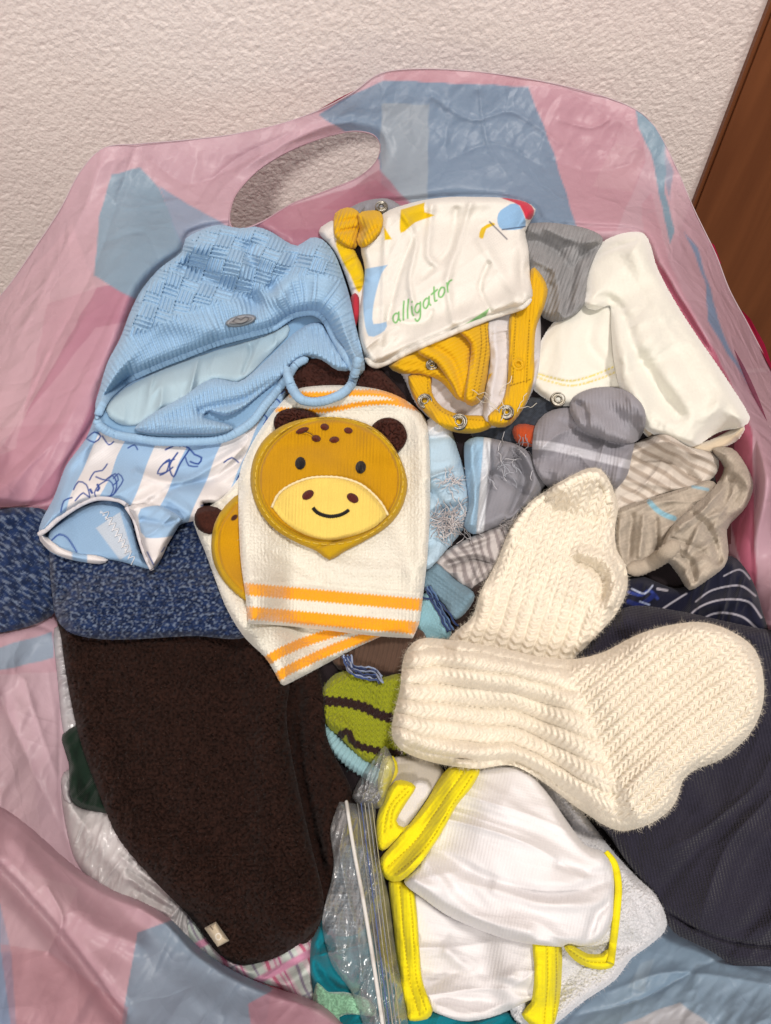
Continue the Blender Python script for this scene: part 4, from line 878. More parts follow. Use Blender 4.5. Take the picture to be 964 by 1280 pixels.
threads(26, 563, 602, 9, 3.5, 14, [(205, 198, 200), (225, 222, 224)], sk1, r=.5); threads(90, 563, 652, 10, 8, 20, [(196, 188, 188), (215, 210, 210), (165, 158, 160)], sk1, r=.5)
sk2 = thing('grey_sock', 'grey baby sock inside out with light blue cuff band and loose white threads', 'sock', (630, 600))
patch('foot', MAT['jersey'], [(581, 553), (596, 546), (620, 549), (652, 558), (674, 580), (683, 600), (670, 625), (640, 648), (612, 662), (592, 668), (580, 658), (586, 630), (582, 595)], sk2, T=.010, R=8, bulge=.004, step=1.25, st=20,
      col=paint((146, 146, 154), (lambda X, Y, S, T, d: 1 - ss(X + .08 * (Y - 600), 600, 602), (160, 196, 224)), (lambda X, Y, S, T, d: ss(X + .08 * (Y - 600), 600, 602) * (1 - ss(X + .08 * (Y - 600), 609, 611)), (222, 226, 232))),
      relief=lambda X, Y, S, T, d: .0005 * np.maximum(0, 1 - ss(X + .08 * (Y - 600), 608, 612)) * (purl(X, Y, 4, 4)), wr=((.003, 30, 40, 2, 'r', 3),), folds=(([(611, 550), (613, 600), (598, 660)], 3, -.004), ([(640, 560), (655, 600), (640, 640)], 6, -.007), ([(655, 560), (668, 595), (655, 630)], 5, .004), ([(615, 590), (640, 605), (660, 620)], 5, -.004), ([(590, 555), (594, 610), (588, 655)], 5, .003)))
threads(18, 635, 590, 17, 20, 14, [(206, 206, 212), (186, 190, 200)], sk2, r=.45, wob=1.5)
threads(18, 655, 560, 10, 4, 12, [(150, 150, 158), (120, 120, 126)], sk2, r=.45, wob=1.5)
threads(16, 640, 655, 4, 9, 14, [(150, 146, 146)], sk2, r=.6)
sk3 = thing('folded_grey_sock', 'grey baby sock with a turned over cuff and one white band', 'sock', (735, 550))
patch('cuff', MAT['jersey'], [(666, 550), (669, 532), (680, 518), (700, 510), (730, 512), (765, 530), (792, 548), (790, 570), (785, 592), (776, 606), (766, 612), (748, 604), (730, 612), (706, 622), (690, 614), (674, 596), (666, 575)], sk3, T=.018, R=18, step=1.25, st=8,
      col=paint((152, 150, 158), (line([(662, 556), (690, 558), (730, 567), (792, 582)], 11, 1.5), (208, 208, 216))), relief=lambda X, Y, S, T, d: .0007 * (.5 + .5 * np.cos(2 * math.pi * S / 4.6)) * (.7 + .3 * np.cos(2 * math.pi * T / 4.4)) + .0014 * np.exp(-((Y - .2 * (X - 662) - 556) / 7) ** 2),
      wr=((.003, 34, 10, 2, 'r', 14),), folds=(([(668, 580), (700, 590), (760, 604)], 7, .003), ([(690, 520), (740, 545), (790, 562)], 5, -.003)), fz=3000, fl=.0006)
patch('toe', MAT['jersey'], [(712, 512), (716, 497), (738, 486), (770, 484), (792, 494), (806, 512), (806, 535), (794, 553), (764, 552), (735, 542), (722, 532)], sk3, T=.016, R=16, step=1.25, st=-15, col=(160, 158, 166),
      wr=((.003, 40, 60, 2, 'r', 4),), folds=(([(716, 500), (730, 512), (732, 535)], 5, -.009), ([(795, 505), (798, 520)], 3, -.002, 's')), fz=2000, fl=.0006, relief=lambda X, Y, S, T, d: .0004 * np.cos(2 * math.pi * (S + T * .2) / 4.4))

# --- bodysuit with the alligator print
bd = thing('alligator_bodysuit', 'folded white bodysuit with green alligator lettering, yellow trim and snaps', 'bodysuit', (560, 400))
YL = (232, 182, 24); YP = (238, 200, 22)
patch('lining', MAT['cotton'], [(498, 445), (600, 380), (665, 360), (676, 400), (672, 470), (655, 510), (632, 532), (590, 536), (560, 536), (525, 512), (508, 480)], bd, T=.004, R=6, step=2, col=(214, 210, 212), wr=((.003, 22, 60, 2, 'r', 4),))
ribr = lambda per, a: (lambda X, Y, S, T, d: a * (.5 + .5 * np.cos(2 * math.pi * S / per)))
def band(name, pts, st, parent=bd, col=YL, T=.005, **kw):
    return patch(name, MAT['jersey'], pts, parent, T=T, R=5, step=1, st=st, col=col, relief=ribr(4.4, .0008), **kw)
stitch_d = (148, 108, 10)
band('snap_placket', [(510, 470), (524, 466), (539, 468), (540, 490), (552, 508), (575, 518), (605, 520), (616, 528), (610, 537), (590, 542), (564, 539), (542, 526), (524, 508), (514, 490)], -30,
     col=paint(YL, (line([(535, 472), (536, 492), (552, 514), (580, 523), (612, 526)], 1.2, dash=(4, .6)), stitch_d)))
snap(531, 501, 8.5, bd); snap(574, 527, 9, bd)
band('trim_fold', [(486, 458), (498, 446), (530, 430), (565, 420), (582, 455), (585, 495), (572, 500), (552, 478), (528, 468), (500, 467)], 65, T=.006, folds=(([(500, 450), (530, 452), (560, 475)], 6, .003),))
snap(500, 446, 7, bd); snap(540, 456, 7, bd)
band('trim_fold', [(522, 438), (560, 418), (588, 404), (598, 420), (590, 450), (596, 480), (590, 502), (574, 500), (562, 478), (545, 455)], 62, T=.008, folds=(([(540, 432), (565, 450), (580, 495)], 5, -.003),))
band('trim_fold', [(574, 412), (612, 398), (615, 420), (612, 455), (604, 498), (590, 508), (580, 500), (586, 460), (588, 430)], 60, T=.008,
     col=paint(YL, (line([(606, 402), (608, 430), (604, 460), (597, 495)], 1.2, dash=(4, .6)), stitch_d), (line([(600, 402), (602, 430), (598, 460), (591, 495)], 1.2, dash=(4, .6)), stitch_d)))
patch('leg_panel', MAT['cotton'], [(612, 398), (642, 388), (644, 430), (638, 470), (632, 500), (612, 528), (604, 520), (606, 495), (613, 450)], bd, T=.005, R=6, step=1.5, col=paint((228, 224, 226), (area([(604, 470), (616, 466), (606, 484)], 1, True), YP)), wr=((.0025, 14, 80, 2.5, 'r', 9),))
band('side_placket', [(637, 396), (650, 372), (662, 340), (668, 334), (678, 345), (685, 362), (680, 385), (670, 412), (668, 445), (668, 470), (660, 500), (645, 524), (632, 534), (614, 532), (610, 520), (626, 505), (634, 480), (636, 440)], 5, T=.007,
     col=paint(YL, (line([(645, 392), (643, 430), (641, 478)], 1.2, dash=(4, .6)), stitch_d), (line([(662, 400), (660, 440), (658, 478)], 1.2, dash=(4, .6)), stitch_d), (line([(638, 482), (664, 474)], 1.4, dash=(4, .7)), stitch_d)))
fabric('yellow_plastic', None, nst=0, rough=.35, sheen=0, var=.02)
o_ = snap(648, 455, 7.5, bd, MAT['yellow_plastic']); o_['label'] = 'yellow covered snap'
snap(633, 515, 8.5, bd)
threads(7, 635, 508, 10, 10, 26, [(235, 230, 215)], bd, r=.45)
patch('sleeve', MAT['cotton'], [(398, 290), (408, 279), (420, 276), (436, 300), (452, 330), (458, 360), (462, 440), (450, 432), (446, 395), (432, 345), (416, 312)], bd, T=.006, R=6, step=1.25,
      col=paint((232, 228, 224), (area([(420, 300), (446, 304), (457, 340), (449, 366), (438, 344), (428, 326)], 1), YP)), wr=((.0025, 20, 70, 2, 'r', 4),))
patch('red_print', MAT['cotton'], [(438, 372), (444, 366), (449, 372), (448, 400), (442, 412), (437, 398)], bd, T=.004, R=4, step=1, col=(190, 50, 66), label='red printed edge')
def glyphs():
    """handwritten strokes of the word alligator, unit: x height"""
    a_ = [[(.9, .75), (.55, 1), (.15, .8), (.1, .35), (.4, 0), (.75, .25), (.9, .8)], [(.92, 1), (.88, .3), (1.05, .02)]]
    l_ = [[(.2, 0), (.28, 1.0), (.45, 1.9)]]
    i_ = [[(.2, 1), (.2, .3), (.35, 0)], [(.28, 1.45), (.3, 1.5)]]
    g_ = [[(.85, .8), (.5, 1), (.15, .75), (.15, .3), (.45, .05), (.8, .35), (.88, .9)], [(.88, 1), (.82, .1), (.7, -.6), (.3, -.8), (.05, -.45)]]
    t_ = [[(.4, 1.6), (.35, .7), (.4, .1), (.65, .05)], [(0, 1.05), (.8, 1.1)]]
    o_ = [[(.5, 1), (.12, .75), (.12, .25), (.5, 0), (.88, .3), (.85, .75), (.5, 1)]]
    r_ = [[(.15, 1), (.2, 0)], [(.18, .6), (.45, .95), (.8, .9)]]
    out = []; x = 0
    for g, w_ in ((a_, 1.25), (l_, .6), (l_, .62), (i_, .5), (g_, 1.15), (a_, 1.25), (t_, .85), (o_, 1.1), (r_, .9)):
        for s_ in g: out.append([(x + p[0], p[1]) for p in s_])
        x += w_
    return out, x
gl_, gw = glyphs(); ux = 88 / gw * 1.0; ang = R_(-31)
def gpos(p):
    bx, by = 491 + 0, 405
    dx = p[0] * ux + .35 * p[1] * 4; dy = -p[1] * 11.0
    off = 5.5 * math.sin(min(1, p[0] / gw) * 3.14)
    return (bx + dx * math.cos(ang) - dy * math.sin(ang) * .35, by + dx * math.sin(ang) + dy + off)
letters = [(line([gpos(p) for p in s_], 2.2, .9), (132, 196, 122)) for s_ in gl_]
patch('body', MAT['cotton'], [(451, 310), (460, 290), (480, 266), (512, 254), (535, 249), (563, 246), (596, 246), (628, 247), (657, 252), (670, 262), (664, 276), (657, 290), (661, 312), (663, 349), (666, 370), (656, 383), (640, 389), (615, 397), (570, 415), (518, 437), (470, 458), (456, 450),
      (450, 436), (448, 410), (452, 375), (456, 336)], bd, T=.012, R=8, bulge=.008, RB=70, step=1, st=-25,
      col=paint((244, 240, 232), (area([(456, 336), (456, 336), (485, 331), (485, 331), (477, 342), (467, 381), (467, 405), (483, 402), (481, 413), (461, 420), (454, 384)], 1), (166, 202, 236)),
      (area([(501, 262), (501, 262), (531, 253), (531, 253), (531, 265), (543, 269), (519, 278), (501, 291)], 1), YP), (area([(480, 283), (490, 299), (481, 300)], 1, True), YP),
      (area([(623, 267), (630, 260), (647, 254), (657, 283), (628, 287), (622, 278)], 1), (150, 192, 232)), (area([(626, 247), (640, 248), (660, 253), (668, 263), (664, 274), (657, 273), (650, 257)], 1), (214, 54, 78)),
      (area([(599, 296), (602, 285), (615, 278), (619, 281), (608, 286), (604, 298)], 1), YP), (line([(612, 277), (634, 299)], 1.4), (60, 60, 84)), (line([(628, 287), (657, 283)], 1.4), (60, 70, 100)),
      (area([(576, 409), (612, 385), (606, 399)], 1, True), (150, 208, 140)), *letters),
      wr=((.0032, 46, 65, 2.4, 'r', 31), (.0010, 26, 50, 2, 'r', 6), (.002, 60, 30, 1.3, 'f', 7)),
      folds=(([(500, 262), (520, 300), (512, 350), (520, 390)], 4, .003), ([(590, 250), (575, 300), (560, 350), (566, 400)], 5, .0035), ([(610, 330), (600, 360), (612, 388)], 4, -.003), ([(540, 255), (535, 320), (545, 330)], 5, .0038), ([(520, 290), (500, 340), (485, 400)], 4, -.0025), ([(570, 262), (562, 310), (530, 345)], 5, -.0028), ([(600, 300), (640, 360), (655, 365)], 7, .003), ([(484, 270), (480, 330), (478, 430)], 4, .002),
      ([(454, 425), (500, 420), (560, 400), (640, 372)], 7, .003), ([(485, 400), (530, 405), (540, 390)], 4, -.0022)))
tube('front_fold', MAT['cotton'], [(456, 448), (472, 457), (518, 436), (570, 414), (615, 396), (652, 384), (664, 374)], 4, bd, (240, 236, 228), taper=8, relief=lambda A, TH: .12 * perlin(A / 9, TH, 3), seg=2)
def ribc(X, Y, S, T, d): return .0014 * (.5 + .5 * np.cos(2 * math.pi * S / 4.4))
patch('collar', MAT['jersey'], [(417, 283), (419, 266), (434, 259), (447, 263), (452, 275), (449, 300), (444, 311), (430, 306), (419, 297)], bd, T=.007, R=8, step=1, st=20, col=YL, relief=ribc, folds=(([(420, 290), (450, 285)], 3, -.003), ([(420, 278), (450, 272)], 3, -.002)))
patch('collar', MAT['jersey'], [(447, 268), (460, 263), (475, 264), (479, 274), (476, 290), (464, 304), (452, 310), (446, 300), (450, 285)], bd, T=.008, R=8, step=1, st=-20, col=YL, relief=ribc, folds=(([(450, 300), (470, 285)], 3, -.002),))
snap(477, 258, 8.5, bd)

# --- towelling bodysuit with bright yellow binding
wy = thing('yellow_bound_bodysuit', 'white towelling bodysuit with bright yellow binding below the cream sock', 'bodysuit', (620, 1110))
BY = (248, 232, 30)
def twist(X, Y, S, T, d): x, y = jit(X, Y, 2, 7); return .0011 * ss(np.abs(perlin(x / 3.2, y / 3.2, 12)), 0, .4)
patch('towelling_side', MAT['terry'], [(640, 960), (700, 985), (740, 1030), (765, 1062), (795, 1095), (822, 1122), (834, 1158), (812, 1182), (790, 1198), (768, 1226), (730, 1252), (700, 1276), (680, 1290), (640, 1270), (620, 1150), (620, 1000)], wy, T=.010, R=10, bulge=.004, step=1.25,
      col=(226, 226, 230), relief=twist, folds=(([(700, 1020), (715, 1035), (750, 1050)], 6, -.005), ([(780, 1120), (800, 1170)], 12, .003), ([(690, 1240), (740, 1190), (800, 1180)], 10, -.004)), fz=8000, fl=.0011, fw=.00006, label='white towelling inside')
patch('inner_band', MAT['jersey'], [(480, 955), (500, 945), (540, 950), (560, 975), (540, 1000), (505, 1000), (478, 990)], wy, T=.004, R=6, step=2, col=(186, 178, 168))
patch('binding', MAT['jersey'], [(478, 950), (492, 945), (498, 965), (486, 985), (480, 1000), (472, 985)], wy, T=.004, R=5, step=1, col=BY)
patch('lower_body', MAT['jersey'], [(505, 1108), (560, 1140), (620, 1160), (685, 1170), (690, 1240), (660, 1252), (620, 1270), (585, 1277), (560, 1272), (530, 1255), (518, 1200)], wy, T=.008, R=7, bulge=.004, step=1.5, st=10, col=(238, 235, 236),
      wr=((.0028, 40, 105, 2, 'r', 11),), folds=(([(540, 1230), (580, 1215), (660, 1240)], 8, -.004), ([(560, 1190), (600, 1222), (640, 1222)], 8, .004)))
sd_ = lambda p, off=0: (line([(a + off, b_) for a, b_ in p], 1.3, dash=(5, .65)), (196, 176, 10))
def bind(pts, st, sts=(), T=.005, **kw):
    return patch('binding', MAT['jersey'], pts, wy, T=T, R=5, step=1, st=st, col=paint(BY, *[(line(p, 1.3, dash=(5, .65)), (190, 168, 12)) for p in sts]), folds=[(p, 1.6, -.0009) for p in sts] + list(kw.pop('folds', [])), wr=((.0006, 10, 20, 1, 'f', 3),), **kw)
bind([(667, 1174), (690, 1172), (702, 1184), (702, 1225), (698, 1262), (690, 1284), (668, 1284), (652, 1268), (664, 1252), (668, 1215)], 0, ([(684, 1180), (685, 1225), (680, 1278)], [(695, 1182), (696, 1225), (692, 1275)]))
bind([(486, 1102), (498, 1098), (516, 1112), (521, 1140), (524, 1180), (528, 1225), (541, 1264), (534, 1274), (512, 1276), (506, 1262), (498, 1220), (492, 1160)], 0, ([(500, 1108), (504, 1160), (512, 1225), (524, 1268)], [(512, 1112), (516, 1160), (521, 1225), (533, 1264)]))
patch('leg_back', MAT['jersey'], [(485, 1020), (500, 990), (525, 975), (540, 985), (520, 1020), (500, 1045), (484, 1050)], wy, T=.004, R=5, step=1.5, col=(226, 222, 224))
bind([(470, 1040), (472, 1018), (482, 992), (494, 976), (508, 976), (520, 984), (508, 1004), (496, 1026), (505, 1034), (524, 1022), (512, 1042), (492, 1056), (478, 1064), (471, 1056)], 30, ([(480, 1040), (486, 1010), (508, 984)], [(488, 1034), (492, 1010), (512, 988)]), T=.006)
patch('upper_body', MAT['jersey'], [(560, 960), (600, 955), (650, 955), (680, 985), (705, 1020), (732, 1056), (757, 1066), (768, 1090), (768, 1125), (764, 1155), (748, 1178), (715, 1184), (680, 1182), (640, 1176), (600, 1163), (560, 1145), (530, 1124), (505, 1103), (515, 1080), (540, 1040), (555, 1000)], wy,
      T=.012, R=9, bulge=.010, RB=60, sm=26, step=1.25, st=12, col=(242, 240, 242), wr=((.004, 60, 115, 2, 'f', 5), (.0026, 46, 112, 2.6, 'r', 19)),
      folds=(([(510, 1100), (560, 1120), (600, 1150), (660, 1165)], 10, .004), ([(545, 1060), (580, 1085), (640, 1110), (700, 1118), (762, 1100)], 8, -.004), ([(620, 1110), (680, 1130), (750, 1130)], 8, .003), ([(700, 1080), (740, 1092), (768, 1088)], 6, -.003), ([(530, 1075), (560, 1110)], 7, .003), ([(735, 1175), (748, 1140), (764, 1128)], 6, -.004)))
bind([(563, 958), (582, 955), (600, 962), (590, 984), (572, 1006), (548, 1048), (522, 1084), (500, 1102), (484, 1100), (474, 1088), (476, 1072), (490, 1056), (512, 1030), (535, 998), (548, 975)], 40, ([(580, 964), (555, 1000), (520, 1050), (484, 1084)], [(590, 970), (566, 1006), (530, 1062), (492, 1094)]), T=.007)
bind([(705, 1184), (716, 1182), (735, 1192), (752, 1192), (761, 1186), (768, 1206), (758, 1212), (740, 1211), (720, 1202)], 0, ([(712, 1188), (735, 1202), (758, 1203)],), T=.006)
tube('binding', MAT['jersey'], [(757, 1066), (768, 1080), (773, 1106), (771, 1140), (767, 1175), (763, 1205)], 3.6, wy, BY, seg=2, ring=10)

# --- clear zip bag
zb = thing('zip_bag', 'empty clear plastic zip bag with a white press seal beside the yellow binding', 'bag', (450, 1150))
patch('film', MAT['clear'], [(424, 1002), (424, 1002), (440, 1004), (470, 1008), (470, 1008), (470, 1060), (485, 1116), (495, 1190), (512, 1290), (514, 1345), (470, 1345), (454, 1282), (440, 1242), (414, 1204), (403, 1160), (404, 1140), (417, 1083), (413, 1037)], zb, T=.006, R=12, bulge=.004, step=1.5, col=(220, 222, 225),
      wr=((.0028, 26, 15, 3, 'r', 3), (.0014, 10, 20, 3, 'r', 8)), skirt=.002, folds=(([(424, 1060), (432, 1110), (448, 1180), (452, 1250)], 4, .004, 's'), ([(430, 1110), (418, 1150), (408, 1160)], 4, -.003, 's')))
patch('crumpled_top', MAT['clear'], [(440, 996), (455, 965), (470, 945), (481, 932), (490, 945), (494, 962), (484, 990), (476, 1010), (455, 1008)], zb, T=.008, R=8, step=1.25, col=(220, 222, 225), wr=((.004, 14, 20, 3, 'r', 5), (.002, 7, 40, 2, 'r', 8)), skirt=.002)
fabric('seal_plastic', None, nst=0, rough=.3, sheen=0, var=.02)
tube('press_seal', MAT['seal_plastic'], [(433, 1002), (442, 1060), (455, 1130), (468, 1210), (480, 1290), (488, 1340)], 1.9, zb, (222, 220, 216), ring=8, lift=.001)
for k, cc in enumerate([(160, 160, 156), (96, 112, 160), (170, 166, 150), (150, 152, 156), (170, 164, 136)]):
    x0 = 447 + k * 4.5; tube('seal_ridge', MAT['seal_plastic'], [(x0, 1004), (x0 + 7, 1060), (x0 + 16, 1130), (x0 + 26, 1210), (x0 + 36, 1290), (x0 + 42, 1340)], .55, zb, cc, ring=6, lift=.0008)

# --- knee pads with giraffe faces
WH, OR = (240, 236, 222), (255, 172, 26)
def terryknit(X, Y, S, T, d): x, y = jit(X, Y, 1.2, 6); return .00045 * (.5 + .5 * np.cos(2 * math.pi * x / 4.4)) * (.6 + .4 * np.cos(2 * math.pi * y / 4)) + .0003 * perlin(x / 3, y / 3, 8)
MU, MUD, BR = (204, 150, 12), (200, 160, 24), (72, 38, 30)
def wob(f, a=1.2): return lambda X, Y, S, T, d: f(X, Y + a * np.sign(np.cos(X * 2 * math.pi / 4.4)) * .6, S, T, d)
kp2 = thing('knee_pad', 'cream knee pad lying mostly under the smiling one, orange stripes at its lower end', 'knee pad', (330, 780), 'pair of baby knee pads')
patch('cuff_body', MAT['terry'], [(242, 652), (250, 640), (280, 620), (340, 560), (420, 600), (500, 700), (505, 780), (482, 793), (445, 810), (393, 838), (358, 856), (352, 856), (333, 824), (305, 796), (282, 758), (258, 694)], kp2, T=.009, R=9, step=1, st=-25,
      col=paint(WH, (wob(line([(322, 834), (345, 819), (372, 806), (400, 796), (440, 784)], 12)), OR), (wob(line([(336, 854), (360, 838), (395, 821), (430, 806), (490, 786)], 12)), OR)), relief=terryknit, fz=6000, fl=.0006,
      wr=((.0015, 50, 40, 2, 'f', 3),))
patch('ear', MAT['boucle'], [(243, 650), (247, 636), (262, 632), (280, 640), (276, 660), (262, 668), (248, 662)], kp2, T=.004, R=5, step=1.25, col=BR, fz=600, fl=.0005)
patch('face', MAT['twill'], [(264, 682), (268, 655), (280, 634), (300, 617), (350, 610), (350, 745), (320, 755), (300, 746), (280, 727), (268, 706)], kp2, T=.006, R=8, step=1, st=20,
      col=paint(MUD, (area([(272, 684), (275, 660), (286, 640), (304, 624), (350, 616), (350, 740), (320, 748), (304, 740), (287, 722), (276, 704)], 1), MU), (area(ell(293, 647, 5, 3, -40), 1), BR)), folds=(([(296, 630), (277, 655), (272, 684), (280, 715), (300, 738)], 2, -.002),))
kp = thing('knee_pad', 'front cream knee pad with the whole smiling mustard giraffe face and brown ears', 'knee pad', (420, 640), 'pair of baby knee pads')
def wdist(X, Y, S, T, d): return Y - .09 * (X - 309)
patch('cuff_body', MAT['terry'], [(298, 632), (300, 590), (312, 560), (330, 530), (350, 505), (370, 487), (400, 482), (440, 482), (475, 487), (500, 496), (518, 508), (532, 524), (537, 560), (538, 620), (535, 690), (529, 745), (524, 780), (516, 798), (516, 798), (470, 795), (400, 787), (340, 781), (311, 780), (311, 780), (307, 745), (301, 700)],
      kp, T=.012, R=9, bulge=.003, RB=40, step=1, st=3, relief=lambda X, Y, S, T, d: np.where(Y - .09 * (X - 309) > 722, .0005 * (.5 + .5 * np.cos(2 * math.pi * X / 4.4)), terryknit(X, Y, S, T, d)),
      col=paint(WH, (wob(lambda X, Y, S, T, d: np.minimum(wdist(X, Y, S, T, d) - 729, 744 - wdist(X, Y, S, T, d)) + .5), OR), (wob(lambda X, Y, S, T, d: np.minimum(wdist(X, Y, S, T, d) - 758, 774 - wdist(X, Y, S, T, d)) + .5), OR),
      (wob(line([(358, 492), (400, 494), (440, 491), (480, 492), (506, 501)], 8)), OR), (wob(line([(345, 512), (385, 514), (420, 511), (451, 505), (489, 503), (520, 510)], 6)), OR)),
      folds=(([(300, 724), (400, 732), (530, 744)], 4, -.0018), ([(408, 700), (440, 712), (500, 715)], 10, .003), ([(340, 690), (380, 710), (400, 725)], 8, -.002)), wr=((.0014, 60, 40, 1.6, 'f', 13),), fz=6000, fl=.0006)
patch('ear', MAT['boucle'], [(342, 530), (346, 517), (358, 511), (376, 511), (392, 516), (404, 528), (380, 545), (350, 545)], kp, T=.0045, R=5, step=1, col=BR, fz=1200, fl=.0005, relief=fleecerel)
patch('ear', MAT['boucle'], ell(485, 545, 24, 23), kp, T=.0045, R=5, step=1, col=BR, fz=1200, fl=.0005, relief=fleecerel)
FACE = [(313, 598), (318, 570), (332, 547), (355, 531), (382, 523), (410, 521), (440, 524), (465, 533), (485, 549), (500, 572), (509, 600), (507, 622), (498, 643), (481, 661), (455, 677), (430, 690), (412, 700), (396, 689), (370, 678), (345, 663), (328, 645), (317, 622)]
face = patch('face', MAT['twill'], FACE, kp, T=.007, R=7, step=.85, st=2, col=paint(MUD, (area(ell(412, 600, 87, 75), 1), MU)), relief=lambda X, Y, S, T, d: .0002 * np.cos(2 * math.pi * S / 4.2) * (sdf(X, Y, np.array(ell(412, 600, 87, 75))) > 0),
      folds=((ell(412, 600, 88, 76, 0, 40) + ell(412, 600, 88, 76, 0, 40)[:1], 2.0, -.0028), ([(392, 686), (430, 672), (470, 655)], 2, -.0016)), bulge=.003, RB=60, wr=((.0008, 50, 30, 1.5, 'f', 5),))
muz = [(340, 634), (340, 634), (348, 618), (362, 607), (385, 598), (408, 596), (430, 598), (452, 606), (470, 621), (480, 634), (485, 644), (485, 644), (470, 658), (445, 669), (412, 675), (380, 668), (355, 652)]
patch('muzzle', MAT['twill'], muz, kp, T=.0012, R=3, step=.85, st=2, col=(244, 214, 110), relief=lambda X, Y, S, T, d: .00015 * np.cos(2 * math.pi * S / 4.2))
tube('muzzle_seam', MAT['cotton'], [(340, 634), (348, 618), (362, 607), (385, 598), (408, 596), (430, 598), (452, 606), (470, 621), (480, 634), (485, 644)], 1.5, kp, (246, 228, 180), ring=8, seg=1.5, relief=lambda A, TH: .2 * np.cos(A * 3))
def emb(name, pts, col, st, T=.0011, raw=False):
    return patch(name, MAT['satin_stitch'], pts, kp, T=T, R=2.2, step=.7, st=st, col=col, skirt=.001, fz=60, fl=.0004, relief=lambda X, Y, S, T_, d: .00012 * np.cos(2 * math.pi * S / 1.8))
for cx_, cy_ in ((375.5, 579), (451, 584)): emb('eye', ell(cx_, cy_, 6.6, 8, 5), (26, 24, 28), 10)
for cx_, cy_, a_, b_, r_ in ((378, 538, 8.5, 3.6, -18), (406, 533.5, 5.5, 4.2, 10), (435.5, 538, 5.5, 3.8, 12), (395.5, 548, 5.8, 4.2, 12), (418, 549.5, 6.2, 4, -5)): emb('spot', ell(cx_, cy_, a_, b_, r_), (104, 44, 30), r_)
emb('nostril', ell(385, 618.5, 8, 5.4, -32), (92, 36, 32), 20); emb('nostril', ell(441, 622.5, 8, 5.4, 32), (92, 36, 32), -20)
tube('mouth', MAT['satin_stitch'], [(391.5, 635), (396, 640), (403, 643.5), (413, 645.5), (424, 644), (431, 641), (436, 637.5)], 2.1, kp, (30, 28, 26), ring=8, seg=1, relief=lambda A, TH: .15 * np.cos(A * 2.5), flat=.6)
strands('seam_stitching', [[(L_[0] + 0, L_[1])] + [(q[0], q[1])] + [(q2[0], q2[1])] for L_, q, q2 in zip(*(lambda E: (E[0::3], E[1::3], E[2::3]))(ell(411.5, 601, 92.5, 79.5, 0, 165)))], .55, kp, (232, 196, 70), lift=.0003, seg=1.5)
strands('loose_thread', [[(380, 539), (388, 542), (392, 545)]], .5, kp, (60, 34, 26))

# --- cream hand-knitted socks
CR = (255, 245, 226)
def creamcol(X, Y, S, T, d): return C(*CR) * (.97 + .05 * perlin(X / 3, Y / 3, 4) + .03 * perlin(X / 40, Y / 40, 2))[..., None]
cs2 = thing('cream_wool_sock', 'cream hand knitted sock pointing up, half under the other cream sock', 'sock', (690, 700), 'pair of cream wool socks')
def backst(X, Y):
    D, arc, sg = segdist(X, Y, spline([(640, 860), (665, 790), (690, 710), (720, 640), (742, 570)], False, 12)); return D * sg, arc
def backrel(X, Y, S, T, d):
    x, t = S + 1.2 * perlin(S / 30, T / 30, 3), T + 1.5 * perlin(S / 24, T / 24, 6)
    rib = ss(-T, -150, -70); k = knit(x, t, 13, 8.5); r2 = np.abs(np.cos(math.pi * x / 16)) ** .7 * (.75 + .25 * np.cos(2 * math.pi * (t / 8.5 + np.abs((x / 16) % 1 - .5))))
    return (.0025 * k + .0012 * np.abs(np.cos(math.pi * (x / 13 - .5))) ** .5) * (1 - rib) + .0042 * r2 * rib + .0003 * perlin(X / 2.3, Y / 2.3, 9)
patch('knit_body', MAT['wool'], [(560, 805), (590, 771), (601, 739), (622, 700), (636, 665), (660, 630), (689, 609), (717, 593), (736, 585), (752, 587), (763, 602), (768, 615), (773, 635), (769, 660), (771, 686), (782, 706), (785, 726), (782, 744), (770, 768), (742, 799), (717, 824), (690, 855), (600, 850)],
      cs2, T=.016, R=15, bulge=.005, step=1, st=backst, col=creamcol, relief=backrel, fz=16000, fl=.0020, fw=.00004,
      folds=(([(722, 700), (745, 712), (756, 728), (752, 745)], 6, -.006), ([(726, 690), (755, 700), (768, 725), (762, 755)], 8, .006), ([(700, 735), (730, 745), (745, 765)], 12, .003), ([(700, 640), (740, 650), (765, 640)], 12, -.004), ([(690, 615), (720, 600), (750, 598)], 7, .003)))
tube('toe_seam', MAT['wool'], [(640, 668), (664, 636), (692, 616), (720, 600), (742, 594), (755, 606), (762, 630)], 4.2, cs2, CR, sink=1.1, ring=10, seg=1.2, relief=lambda A, TH: .22 * np.cos(A * 2 * math.pi / 8 + TH))
cs1 = thing('cream_wool_sock', 'front cream hand knitted sock with ribbed cuff left and heel pointing down', 'sock', (720, 900), 'pair of cream wool socks')
FS = [(500, 862), (503, 830), (510, 810), (524, 799), (545, 798), (598, 805), (640, 813), (675, 821), (712, 824), (735, 821), (757, 814), (798, 793), (839, 781), (880, 778), (916, 790), (944, 812), (955, 850), (952, 888), (934, 922), (900, 950), (870, 962), (854, 975), (848, 995), (838, 1012), (813, 1030),
      (780, 1039), (758, 1033), (737, 1020), (716, 1006), (675, 975), (639, 957), (598, 961), (560, 957), (530, 950), (502, 938), (490, 920), (492, 895)]
tx = [490, 540, 600, 675, 716, 757, 820]; ty = [812, 798, 805, 821, 824, 818, 800]; bx_ = [490, 530, 600, 640, 675, 716, 760, 820]; by_ = [930, 950, 961, 957, 975, 1006, 1036, 1045]
